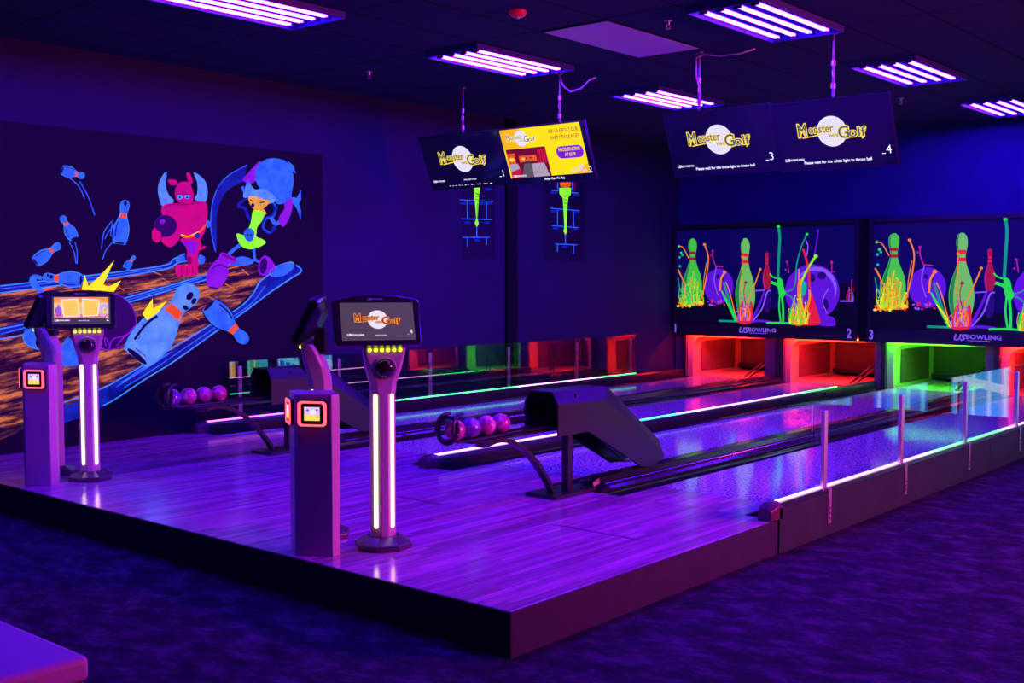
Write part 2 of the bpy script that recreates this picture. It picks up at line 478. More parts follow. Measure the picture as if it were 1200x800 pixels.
t = thing('smoke_detector', 'round red smoke detector on the dark ceiling', 'smoke detector', (-5.18, 6.14, CZ))
RED = mat('red_plastic', (.75, .03, .06), .35, emit=lin((150, 10, 45)), es=.25)  # plastic also given a faint red glow of its own
b = MB(); b.lathe([(.055, 0), (.062, -.008), (.062, -.022), (.05, -.04), (.03, -.048), (.001, -.049)], RED, 28); b.build('body', t, smooth=40)
b = MB(); b.lathe([(.012, -.046), (.012, -.058), (.001, -.06)], WHITEPL, 12); b.build('sensor', t, smooth=True)
SPR = [(-7.73, 7.07, 'small ceiling sprinkler above the dark mural side, left of screen 1'), (-4.55, 7.09, 'small ceiling sprinkler beside the pale ceiling panel'), (-4.64, 11.69, 'small ceiling sprinkler right of screen 4')]
s0 = None
for x, y, l in SPR:
    if s0 is None:
        s0 = t = thing('sprinkler', l, 'sprinkler', (x, y, CZ), group='ceiling sprinklers')
        b = MB(); b.lathe([(.032, 0), (.032, -.004), (.014, -.008), (.012, -.03), (.006, -.034)], METAL, 16); b.build('body', t, smooth=40)
        b = MB(); b.tube([(.012, 0, -.028), (.017, 0, -.045), (.004, 0, -.058)], .003, METAL, 6); b.tube([(-.012, 0, -.028), (-.017, 0, -.045), (-.004, 0, -.058)], .003, METAL, 6)
        b.lathe([(.02, -.058), (.02, -.061)], METAL, 12); b.build('deflector', t)
    else:
        o = copy_tree(s0); o.location = (x, y, CZ); o['label'] = l

# ================================================================== PLATFORM
X0, X1, YA, YS, YE = -8.76, -3.0, 3.51, 5.87, 13.93
t = thing('approach_platform', 'raised purple lit wooden approach deck with black front fascia', 'platform', (0, 0, 0))
b = MB(); b.box(X0, X1-.012, YA+.012, YS-.002, PZ-.03, PZ, WOOD); b.build('deck', t, bevel=.003)
b = MB(); b.box(X0, X1, YA, YA+.012, 0, PZ-.002, FASCIA_F); b.build('front_fascia', t)
o = MB(); o.box(X1-.012, X1, YA+.012, YS, 0, PZ-.002, FASCIA); o.build('side_fascia', t)
b = MB(); b.box(X0, X1-.012, YA+.012, YS, 0, PZ-.03, BLACK); b.build('understructure', t)
ART = lambda z: (lambda u, v, l: Vector((u, v, z+l*.0003)))
DEC = mat('approach_mark', (.05, .03, .09), .3)
a = Art(ART(PZ+.0006))
for xa in (-3.9, -5.35, -6.75, -8.4):
    for k in range(22):
        x = xa+k*.027
        a.poly([(x, 4.93), (x+.018+.006*math.sin(k*5), 4.93), (x+.022, 4.955+.004*math.sin(k*3)), (x+.002, 4.955)], DEC, 0)
a.build('approach_marks', t)

BEDZ = .10
t = thing('lane_bed_base', 'black base carrying the lanes between the two glass barriers', 'lane base', (0, 0, 0))
b = MB(); b.box(X0, X1-.012, YS+.002, YE, 0, BEDZ, BLACK); b.build('base', t)
t = thing('side_skirting', 'long dark grey board below the right glass barrier, facing the carpet', 'skirting board', (X1, 0, 0))
b = MB(); b.box(.0005, .010, YS+.002, 9.55, 0, .262, GREYF); b.build('board', t)
b = MB(); b.box(.0005, .010, 9.555, YE, 0, .262, GREYF); b.build('board', t)

def gutter(parent, xa, xb, y0=YS+.0, y1=13.9):
    b = MB(); n = 8; pts = []
    for i in range(n+1):
        a_ = PI*i/n
        pts.append(((xa+xb)/2 - math.cos(a_)*(xb-xa)/2, PZ-.008 - math.sin(a_)*.06))
    b.loft([[(x, y0, z) for x, z in pts], [(x, y1, z) for x, z in pts]], GUT, closed=False, caps=False)
    b.box(xa, xb, y0, y0+.01, PZ-.09, PZ-.006, GUT)
    return b.build('gutter', parent, smooth=50)
LANES = [(-8.36, -7.52, 'leftmost speckled bowling lane, number 1, beside the left wall'),
         (-6.89, -6.05, 'speckled bowling lane number 2, left of the middle LED divider'),
         (-5.56, -4.71, 'speckled bowling lane number 3, leading to the green lit pit'),
         (-4.09, -3.22, 'rightmost speckled bowling lane, number 4, beside right glass barrier')]
for (xa, xb, l) in LANES:
    t = thing('bowling_lane', l, 'bowling lane', ((xa+xb)/2, YS, BEDZ), group='bowling lanes')
    c = (xa+xb)/2
    def rel(bm, name, **k):
        for v in bm.v: v.x -= c; v.y -= YS; v.z -= BEDZ
        return bm.build(name, t, **k)
    b = MB(); b.box(xa, xb, YS+.003, 6.3, BEDZ, PZ, WOOD); q = rel(b, 'lane_head'); q['label'] = 'plain wooden head of the lane'
    b = MB(); b.box(xa, xb, 6.3, 13.9, BEDZ, PZ, SPECK); rel(b, 'lane_surface')
    for (ga, gb) in ((xa-.15, xa), (xb, xb+(.125 if xb > -4 else .15))):
        b = MB(); n = 8; pts = []
        for i in range(n+1):
            a_ = PI*i/n; pts.append(((ga+gb)/2 - math.cos(a_)*(gb-ga)/2, PZ-.008 - math.sin(a_)*.06))
        b.loft([[(x, YS+.005, z) for x, z in pts], [(x, 13.9, z) for x, z in pts]], GUT, closed=False, caps=False)
        b.box(ga+.001, gb-.001, YS+.002, YS+.012, BEDZ, PZ-.012, GUT)
        rel(b, 'gutter', smooth=50)

# ball tracks between the lanes of a pair
TRK = [(-4.4, 'black ball return track running between lanes 3 and 4'), (-7.205, 'black ball return track running between lanes 1 and 2')]
for cx, l in TRK:
    t = thing('ball_return_track', l, 'ball return track', (cx, 5.93, PZ-.09), group='ball return tracks')
    h = .145; zb = .0
    prof = [(-h, zb), (-h, .10), (-h+.02, .118), (-.06, .125), (-.045, .165), (.045, .165), (.06, .125), (h-.02, .118), (h, .10), (h, zb)]
    b = MB(); b.loft([[(x, .06, z) for x, z in prof], [(x, 7.95, z) for x, z in prof]], TRACK); b.build('cover', t, bevel=.003)
    for s_ in (-1, 1):
        b = MB(); b.tube([(s_*.1, .05, .127), (s_*.1, 7.95, .127)], .006, TRIM, 8); b.build('trim_rail', t, smooth=True)
    b = MB(); b.loft([[(x*.8, 0, z*.85) for x, z in prof], [(x, .07, z*1.02) for x, z in prof]], PLAST); b.build('nose_cap', t, bevel=.004)

# divider in the middle with LED tape
PINKW = (1.0, .42, .95); GRN = (.05, 1.0, .12); CY = (.05, .9, .55); PINK = (1.0, .16, .75)
def rail(cx, label, leds, name, hw=.055, y0=5.83, ztop=.275, side=1, y1=13.0):
    t = thing(name, label, 'barrier', (cx, 0, BEDZ))
    z = ztop-BEDZ
    b = MB()
    prof = [(-hw, 0), (-hw, z-.02), (-hw+.012, z), (hw-.012, z), (hw, z-.02), (hw, 0)]
    b.loft([[(x, y0+.09, zz) for x, zz in prof], [(x, 13.9, zz) for x, zz in prof]], DMETAL); b.build('base_rail', t, bevel=.002)
    b = MB()
    pc = [(-hw-.01, .0), (-hw-.01, z-.01), (-hw+.02, z+.012), (hw-.02, z+.012), (hw+.01, z-.01), (hw+.01, .0)]
    dz = PZ-BEDZ+.002
    pc = [(x, max(zz, dz)) for x, zz in pc]
    b.loft([[(x*.75, y0-.03, dz+(zz-dz)*.7) for x, zz in pc], [(x, y0+.02, zz) for x, zz in pc], [(x, y0+.09, zz) for x, zz in pc]], mat('maroon_cap', (.09, .03, .06), .35)); b.build('end_cap', t, bevel=.004)
    m = led_mat('led_'+name+str(round(-cx)), leds, 5.8, 14, 3.2)
    b = MB(); b.box(-.008, .008, y0+.09, y1, z, z+.010, m); b.build('led_strip', t)
    return t
rail(-5.8, 'low black divider with glowing LED line between lanes 2 and 3', [(5.8, PINKW), (7.6, PINKW), (8.2, CY), (9.2, CY), (9.8, PINKW), (11.4, PINKW), (12, GRN), (13, GRN)], 'lane_divider', y1=12.8)

def glass_barrier(cx, posts, g0, g1, label, leds, name, brackets):
    t = rail(cx, label, leds, name, hw=.045, y0=5.82, ztop=.285, y1=g1)
    z = .285-BEDZ
    ys = [g0]+[p for p in posts[1:]]+[g1]
    sgn = 1 if cx > -5 else -1
    for p in posts:
        b = MB(); b.box(sgn*.012, sgn*.04, p-.022, p+.022, z-.01, z+.485, METAL); q = b.build('post', t, bevel=.004)
        for zz in (z+.05, z+.44):
            b = MB(); b.lathe([(.006, 0), (.006, .004), (.001, .005)], METAL, 10, M=Matrix.Translation((sgn*.04, p, zz)) @ Matrix.Rotation(sgn*PI/2, 4, 'Y')); b.build('bolt', q)
        if brackets:
            b = MB(); b.box(.0565, .0605, p+.0, p+.045, -.03, z+.008, METAL); b.box(.0, .0605, p+.0, p+.045, z+.002, z+.008, METAL)
            for zz in (.0, .03, .06): b.box(.0605, .064, p+.016, p+.028, zz, zz+.012, DMETAL)
            b.build('bracket', q, bevel=.0015)
    for i in range(len(ys)-1):
        b = MB(); b.box(-.005, .005, ys[i]+.006, ys[i+1]-.006, 0, .518, GLASS if sgn > 0 else GLASSD, M=Matrix.Translation((0, 0, z+.012)) @ Matrix.Rotation(math.radians(-1.1 if sgn < 0 else 0), 4, 'Y')); b.build('glass_pane', t)
    return t
glass_barrier(-3.045, [6.5, 7.72, 9.02, 10.32, 11.62], 6.38, 12.9, 'low clear glass barrier with pink and green LED line beside lane 4',
              [(5.8, PINKW), (8.1, PINKW), (8.5, (.08, 1, .22)), (9.9, (.06, 1, .15)), (10.25, PINKW), (11.5, PINKW)], 'glass_barrier', True)
glass_barrier(-8.655, [6.3, 7.5, 8.8, 10.12, 11.45, 12.65], 6.17, 12.75, 'low clear glass barrier with LED line against the left wall',
              [(5.8, PINK), (7.9, PINK), (8.1, GRN), (10.2, GRN), (10.4, PINKW), (11.7, PINKW), (12, GRN), (13, GRN)], 'glass_barrier', False)

# ------------------------------------------------------------------ ball returns
BALLM = []
for i, (c1, c2) in enumerate([((.40, .04, .16), (.75, .3, .45)), ((.12, .04, .30), (.4, .3, .6)), ((.40, .06, .22), (.8, .4, .5)), ((.30, .04, .2), (.65, .2, .4))]):
    BALLM.append(noise_mat('marbled_ball_%d' % i, (1, 1, 1), [(.35, c1), (.52, c1), (.62, c2), (.7, c1)], rough=.22, nscale=14, detail=6, spec=.6, coat=.2))
def make_return(cx, oy, label):
    t = thing('ball_return', label, 'ball return', (cx, oy, PZ))
    # hood: bent cover open below and at the front, sloping down to the track
    def sec(yb, zb, yt, zt, hw=.132):
        pts = []
        for (x, k) in ((-hw, 0), (-hw, .72), (-hw+.045, 1), (hw-.045, 1), (hw, .72), (hw, 0)):
            pts.append((x, yb+(yt-yb)*k, zb+(zt-zb)*k))
        return pts
    b = MB()
    b.loft([sec(0, .40, 0, .675), sec(.32, .40, .58, .665), sec(.93, .095, 1.20, .25), sec(1.08, .085, 1.26, .15)], HOOD, closed=False, caps=False)
    b.build('hood', t, solid=.012, bevel=.003)
    b = MB()
    b.box(-.12, .12, .2, .212, .42, .65, PLAST)
    b.build('ball_stop', t)
    for sx in (-.05, .05):
        b = MB(); b.tube([(sx, .3, .45), (sx, .55, .40), (sx, .98, .11), (sx, 1.08, .10)], .009, METAL, 8)
        b.build('lift_rail', t, smooth=True)
    # stand
    b = MB(); b.box(-.13, .12, .0, .435, 0, .022, DMETAL); b.build('base_plate', t, bevel=.004)
    b = MB(); b.box(-.027, .027, .245, .30, .02, .42, DMETAL); q = b.build('post', t, bevel=.004)
    for sx, sy in ((-.07, .2), (.07, .2), (-.07, .34), (.07, .34)):
        b = MB(); b.lathe([(.012, .022), (.012, .032), (.006, .036)], DMETAL, 6, M=Matrix.Translation((sx, sy, 0))); b.build('anchor_bolt', t)
    b = MB(); b.tube([(0, -.52, .40), (0, -.42, .415), (0, -.30, .395), (0, -.17, .33), (0, -.05, .23), (0, .06, .10), (0, .11, .02)], .02, DMETAL, flat=(.026, .013))
    b.build('curved_arm', t, bevel=.003)
    b = MB(); b.loft([[(-.05, -.60, .435), (.05, -.60, .435), (.05, -.50, .435), (-.05, -.50, .435)], [(-.028, -.57, .385), (.028, -.57, .385), (.028, -.52, .385), (-.028, -.52, .385)]], DMETAL); b.build('arm_clamp', t, bevel=.004)
    # ball rack: two rails that loop up round the first ball
    for sx in (-1, 1):
        b = MB(); pts = [(sx*.045, .25, .455), (sx*.045, -.72, .445)]
        for k in range(1, 10):
            a_ = -PI/2 - k*PI/9*1.05
            pts.append((sx*(.045+.02*math.sin(k*PI/9)), -.79+.082*math.cos(a_)*1.0, .527+.082*math.sin(a_)))
        b.tube(pts, .0095, DMETAL, 10); b.build('rack_rail', t, smooth=True)
    b = MB()
    for yy in (-.845,):
        ring = []
        for k in range(17):
            a_ = PI*2*k/16
            ring.append((math.cos(a_)*.076, yy + .012*math.sin(a_), .518+math.sin(a_)*.076))
        b.tube(ring, .0145, PLAST, 10)
    b.build('end_ring', t, smooth=True)
    b = MB(); b.box(-.055, .055, -.70, .25, .425, .438, PLAST); b.build('rack_tray', t, bevel=.003)
    return t
RET = [(-4.44, 5.49, 'black ball return rack with hood on lanes 3 and 4, holding four pink balls'),
       (-7.225, 5.44, 'black ball return rack with hood on lanes 1 and 2, partly behind the front console')]
bn = ['first', 'second', 'third', 'fourth']
for ri, (cx, oy, l) in enumerate(RET):
    make_return(cx, oy, l)
    for k in range(4):
        y = oy - .785 + k*.133
        b = MB(); b.sphere((0, 0, 0), .061, BALLM[(k+ri) % 4 if ri else [0, 1, 2, 3][k]], 28, 16)
        o = b.build('bowling_ball', smooth=True); o.location = (cx, y, PZ+.512); o.rotation_euler = (k*1.3+ri, k*.7, 0)
        tag(o, 'small marbled bowling ball, %s from the ring end of the %s rack' % (bn[k], 'right-hand ball return' if ri == 0 else 'left-hand ball return'), 'bowling ball', 'bowling balls on the racks')

# ------------------------------------------------------------------ logo used on screens
NAVY = SCREENBLK
BALLW = E('logo_ball', (232, 228, 238), 1.0)
BALLG = E('logo_ball_dimple', (196, 196, 214), 1.0)
LYEL = E('logo_yellow', (250, 215, 60), 1.0)
LORG = E('logo_orange', (240, 140, 40), 1.0)
LTEAL = E('logo_teal', (20, 80, 110), 1.0)
LWHT = E('screen_white', (240, 240, 250), 1.0)
LDRK = E('logo_dark', (40, 20, 30), 1.0)
def logo(a, cx, cy, w, outline, fill, L=2, hi=None):
    """white ball with the words Monster mini Golf across it, w = full width of the words"""
    r = w*.225
    a.ell(cx-.0*w, cy, r, r, BALLW, L, n=40)
    for i in range(-5, 6):
        for j in range(-5, 6):
            x, y = i*.17+(.085 if j % 2 else 0), j*.15
            if x*x+y*y < .8: a.ell(cx+x*r, cy+y*r, r*.035, r*.035, BALLG, L+1, n=6)
    parts = [('M', -.452, .035, .19, .74, .0), ('onster', -.162, .045, .122, .82, .0), ('mini', .02, -.06, .055, 1.0, 0), ('G', .175, -.035, .175, 1.0, 0), ('olf', .365, -.045, .135, 1.25, 0)]
    for tx, x, y, h, sx, rt in parts:
        a.text(tx, cx+x*w, cy+y*w, h*w, outline, L+2, bold=.07, sx=sx)
    a.poly([(cx-.47*w, cy-.06*w), (cx-.46*w, cy-.075*w), (cx-.10*w, cy-.035*w), (cx-.1*w, cy-.02*w)], outline, L+2)
    a.poly([(cx+.43*w, cy-.08*w), (cx+.50*w, cy+.0*w), (cx+.46*w, cy-.13*w), (cx+.43*w, cy-.15*w)], outline, L+2)
    for tx, x, y, h, sx, rt in parts:
        a.text(tx, cx+x*w, cy+y*w, h*w, fill, L+3, bold=.0, sx=sx)
def us_bowling(a, x, y, h, m, L=3):
    a.text('US', x, y, h*1.25, m, L, bold=.045, align='LEFT', shear=.25)
    a.text('BOWLING', x+h*2.05, y, h*.85, m, L, bold=.04, align='LEFT', sx=1.25)

# ------------------------------------------------------------------ consoles
DOTY = mat('yellow_led', (.8, .9, .1), .4, emit=(.75, 1.0, .02), es=2.2)
TUBEW = mat('warm_led_bar', (.9, .9, .7), .4, emit=(1.0, .66, .30), es=3.6)
DOME = mat('dark_dome', (.02, .006, .02), .08, spec=.8)
def make_console(face):
    """touch-screen scoring console; local front is -Y"""
    t = thing('scoring_console', 'x', 'scoring console')
    def octa(r, z, ch=.42):
        k = r*ch
        return [(-k, -r, z), (k, -r, z), (r, -k, z), (r, k, z), (k, r, z), (-k, r, z), (-r, k, z), (-r, -k, z)]
    b = MB(); b.loft([octa(.138, 0), octa(.14, .022), octa(.137, .03), octa(.08, .062)], BASEM); b.build('base', t, bevel=.003)
    sec = [(-.0175, -.062), (.0175, -.062), (.0635, -.016), (.0635, .025), (.035, .055), (-.035, .055), (-.0635, .025), (-.0635, -.016)]
    b = MB(); b.prism(sec, .06, .80, KIOSK); b.build('column', t, bevel=.002)
    for s_ in (-1, 1):
        M = Matrix.Translation((s_*.0408, -.0392, 0)) @ Matrix.Rotation(s_*PI/4, 4, 'Z')
        b = MB(); n = 8; rr = .0095
        poly = [(rr*math.cos(PI*k/n), rr*math.sin(PI*k/n)) for k in range(n+1)]
        outl = [(x, .785+z) for x, z in poly] + [(-x, .115-z) for x, z in poly]
        b.loft([[(x, -.006, z) for x, z in outl], [(x, .004, z) for x, z in outl]], TUBEW, M=M)
        b.build('light_bar', t)
    # flared neck
    def ring(w, y0, y1, z, ch): return [(-w+ch, y0, z), (w-ch, y0, z), (w, y0+ch, z), (w, y1-ch, z), (w-ch, y1, z), (-w+ch, y1, z), (-w, y1-ch, z), (-w, y0+ch, z)]
    b = MB(); b.loft([ring(.0635, -.062, .055, .795, .03), ring(.067, -.064, .052, .85, .028), ring(.088, -.075, .03, .92, .018), ring(.105, -.088, -.01, 1.0, .012), ring(.108, -.092, -.035, 1.035, .01)], KIOSK)
    q = b.build('neck', t, bevel=.004)
    MD = Matrix.Translation((0, -.073, .928)) @ Matrix.Rotation(math.radians(102), 4, 'X')
    b = MB(); b.lathe([(.058, -.012), (.061, .004), (.057, .010), (.051, .008)], mat('dome_ring', (.3, .22, .35), .35), 28, M=MD); b.build('dome_ring', t, smooth=40)
    b = MB(); b.lathe([(.051, 0), (.049, .013), (.040, .026), (.024, .035), (.001, .038)], DOME, 28, M=MD); b.build('dome', t, smooth=True)
    for k in range(6):
        b = MB(); b.sphere((-.078+k*.031, -.094, 1.022), .0095, DOTY, 12, 8); b.build('status_light', t, smooth=False)
    # head
    TL = math.radians(-26)
    MH = Matrix.Translation((-.034, -.05, 1.165)) @ Matrix.Rotation(TL, 4, 'X') @ Matrix.Scale(.96, 4)
    face_o = [(-.215, -.145), (.215, -.145), (.228, -.13), (.232, .1), (.222, .118), (.11, .14), (0, .148), (-.11, .14), (-.222, .118), (-.232, .1), (-.228, -.13)]
    def R(k, y, dz=0): return [(x*k, y, z*k+dz) for x, z in face_o]
    b = MB(); b.loft([R(.97, -.028), R(1, -.018), R(1, .012), R(.96, .022), R(.62, .052), R(.5, .056)], PLAST, M=MH); b.build('head', t, bevel=.002)
    b = MB(); b.loft([[(-.05, -.04, .98), (.05, -.04, .98), (.05, .03, .98), (-.05, .03, .98)], [(-.05, -.02, 1.12), (.05, -.02, 1.12), (.05, .03, 1.12), (-.05, .03, 1.12)]], PLAST); b.build('head_bracket', t, bevel=.004)
    W, H = .385, .215
    a = Art(lambda u, v, l: MH @ Vector((u, -.0285-l*.0004, v-.012)))
    a.poly([(-W/2, -H/2), (W/2, -H/2), (W/2, H/2), (-W/2, H/2)], E('console_screen_'+str(face), (82, 66, 86) if face == 4 else (70, 60, 75), .9, .01), 0)
    if face == 4:
        logo(a, .0, .01, .235, LORG, E('logo_brown', (110, 30, 20), 1), 1)
        a.text('4', .172, -.062, .024, LWHT, 2, bold=.0); a.stroke([(.152, -.075), (.160, -.075)], .002, LWHT, 2)
        a.text('swipe card to play', .012, -.078, .0055, LWHT, 2, bold=.02)
        us_bowling(a, -.168, -.077, .010, LWHT, 2)
        GB = E('ui_outline', (40, 34, 44), 1)
        for x0, x1 in ((-.11, -.035), (-.02, .03), (.035, .065), (.075, .14)): a.stroke([(x0, -.105), (x0, -.094), (x1, -.094), (x1, -.105)], .0012, GB, 2, sm=False)
    else:
        OR = E('ui_orange', (250, 150, 50), 1.05); YE_ = E('ui_yellow', (255, 205, 80), 1.05); PK = E('ui_pink', (235, 120, 120), 1); PU = E('ui_purple', (150, 90, 200), 1)
        a.poly([(-.18, -.058), (.18, -.058), (.18, .10), (-.18, .10)], E('ui_peach', (255, 190, 110), 1.05), 1)
        a.poly([(-.18, .06), (.18, .06), (.18, .10), (-.18, .10)], OR, 2)
        a.poly([(-.18, -.058), (.18, -.058), (.18, -.03), (-.18, -.03)], PK, 2)
        a.poly([(-.118, -.052), (-.01, -.05), (-.022, .092), (-.135, .082)], LWHT, 3); a.poly([(-.112, -.047), (-.015, -.045), (-.027, .087), (-.129, .077)], YE_, 4)
        a.poly([(.008, -.05), (.11, -.045), (.122, .08), (.006, .092)], LWHT, 3); a.poly([(.013, -.045), (.105, -.04), (.116, .075), (.011, .086)], YE_, 4)
        for k in range(6):
            a.stroke([(-.112, .058-k*.016), (-.042+.01*math.sin(k*4), .062-k*.016)], .0025, OR, 5); a.stroke([(.028, .062-k*.016), (.098-.012*math.sin(k*3), .058-k*.016)], .0025, OR, 5)
        a.blob([(-.17, -.02), (-.172, .012), (-.15, .03), (-.132, .012), (-.128, -.02), (-.14, -.045), (-.16, -.045)], PU, 5)
        a.ell(-.15, .036, .007, .007, PU, 5, n=12)
        a.blob([(.122, .03), (.14, .048), (.172, .045), (.176, .01), (.16, -.04), (.13, -.045), (.124, .0)], E('ui_lilac', (190, 180, 235), 1), 5)
        a.ell(.15, -.005, .014, .022, YE_, 6, n=16); a.ell(.155, .0, .004, .004, LDRK, 7, n=8)
        a.text('2', .172, -.072, .03, LWHT, 6, bold=.0)
        us_bowling(a, -.178, -.078, .011, LWHT, 2); a.text('swipe card to play', .015, -.08, .007, LWHT, 2, bold=.02)
    a.build('screen', t)
    a = Art(lambda u, v, l: MH @ Vector((u, -.0292, v)))
    us_bowling(a, -.048, .116, .009, E('bezel_logo', (90, 40, 170), .9), 0)
    a.build('bezel_logo', t)
    return t
A4 = math.radians(56)
c4 = make_console(4); c4.location = (-4.252, 3.965, PZ); c4.rotation_euler = (0, 0, A4)
c4['label'] = 'scoring console with golf ball logo screen 4 and glowing light bars, nearest the platform corner'
c3 = copy_tree(c4); c3.location = (-4.675, 3.915, PZ); c3.rotation_euler = (0, 0, math.radians(-48))
c3['label'] = 'scoring console turned sideways behind the right card pedestal, screen facing left'
c2 = make_console(2); c2.location = (-7.235, 4.005, PZ); c2.rotation_euler = (0, 0, math.radians(60))
c2['label'] = 'scoring console with orange menu screen 2 in front of the mural'
c1 = copy_tree(c2); c1.location = (-7.615, 3.95, PZ); c1.rotation_euler = (0, 0, math.radians(-48))
c1['label'] = 'scoring console turned sideways behind the left card pedestal, by the mural'
for c in (c1, c2, c3, c4): c['group'] = 'scoring consoles'

# ------------------------------------------------------------------ card pedestals
GLOW = mat('red_glow_ring', (.9, .4, .3), .4, emit=(1.0, .05, .05), es=4.0)
def make_pedestal():
    t = thing('card_pedestal', 'x', 'card pedestal')
    al = math.radians(30); w = .19
    A = (w*math.cos(al), w*math.sin(al)); 
    foot = [(-.014, 0.004), (.014, .004), (A[0], A[1]), (A[0], A[1]+.05), (0, A[1]+.15), (-A[0], A[1]+.05), (-A[0], A[1])]
    b = MB(); H = .81
    b.loft([[(x, y, 0) for x, y in foot], [(x, y, H-.012) for x, y in foot], [(x*.985, .1+(y-.1)*.985, H) for x, y in foot]], KIOSK); b.build('body', t, bevel=.003)
    for s_ in (1, -1):
        M = Matrix.Translation((s_*w/2*math.cos(al), w/2*math.sin(al)+.002, .715)) @ Matrix.Rotation(s_*al, 4, 'Z')
        def rr(w2, h2, r, n=5):
            pts = []
            for cx, cy, a0 in ((w2-r, h2-r, 0), (-w2+r, h2-r, PI/2), (-w2+r, -h2+r, PI), (w2-r, -h2+r, 3*PI/2)):
                for k in range(n+1):
                    a_ = a0+PI/2*k/n; pts.append((cx+r*math.cos(a_), cy+r*math.sin(a_)))
            return pts
        b = MB(); o1 = rr(.078, .066, .02)
        b.loft([[(x, .0, z) for x, z in o1], [(x*.96, -.022, z*.96) for x, z in o1]], PLAST, M=M); rd = b.build('card_reader', t, bevel=.002)
        b = MB(); n = len(o1); oo = rr(.074, .062, .02); ii = rr(.058, .052, .012)
        vs = [M @ Vector((x, -.026, z)) for x, z in oo]+[M @ Vector((x, -.026, z)) for x, z in ii]+[M @ Vector((x, -.018, z)) for x, z in oo]
        b.add(vs, [(i, (i+1) % n, n+(i+1) % n, n+i) for i in range(n)]+[(i, (i+1) % n, 2*n+(i+1) % n, 2*n+i) for i in range(n)], GLOW)
        b.build('glow_ring', rd)
        a = Art(lambda u, v, l: M @ Vector((u, -.0245-l*.0004, v)))
        a.poly([(-.046, -.040), (.046, -.040), (.046, .040), (-.046, .040)], LDRK, 0)
        a.poly([(-.040, -.034), (.040, -.034), (.040, .034), (-.040, .034)], E('reader_lilac', (225, 190, 235), 1.1), 1)
        a.poly([(-.040, -.034), (.040, -.034), (.040, -.008), (-.040, -.006)], E('reader_yellow', (250, 215, 90), 1.1), 2)
        a.ell(.004, .008, .016, .013, LWHT, 3, n=14); a.ell(-.022, .018, .008, .006, E('reader_purple', (150, 90, 200), 1), 3, n=8); a.ell(.026, .02, .007, .006, E('reader_purple', (150, 90, 200), 1), 3, n=8)
        a.build('reader_screen', rd)
    return t
p4 = make_pedestal(); p4.location = (-4.445, 3.555, PZ); p4['label'] = 'hexagonal grey card pedestal with red glowing reader, beside the logo screen console'
p2 = copy_tree(p4); p2.location = (-7.35, 3.60, PZ); p2['label'] = 'hexagonal grey card pedestal with red glowing reader at the left edge, by the mural'
for p in (p2, p4): p['group'] = 'card pedestals'

# ================================================================== MASKING SCREENS
MY = 13.83
P1X0, P1X1 = -8.755, -5.985
a = None
SBLUE = E('art_backdrop', (12, 4, 86), .9); SPUR = E('art_purple', (92, 20, 205), 1.0); SPURL = E('art_purple_light', (132, 84, 250), 1.0); SPURD = E('art_purple_dark', (38, 8, 110), 1.0)
SGRN = E('art_green', (40, 215, 70), 1.0); SGRL = E('art_lime', (150, 230, 50), 1.0); SPIN = E('art_pin_green', (70, 195, 70), .95); SPIN2 = E('art_pin_pale', (110, 190, 95), .95); SPIND = E('art_pin_shade', (30, 130, 70), .95)
SRED = E('art_red', (225, 30, 60), 1.0); SMAR = E('art_maroon', (160, 20, 60), 1.0); SORG = E('art_orange', (245, 130, 30), 1.0); SYEL = E('art_yellow', (245, 215, 40), 1.0)
SCY = E('art_cyan', (20, 175, 150), 1.0); SMAG = E('art_magenta', (165, 30, 150), 1.0); SBLK = E('art_black', (8, 4, 36), .9); STEAL = E('art_teal', (20, 140, 120), 1.0)
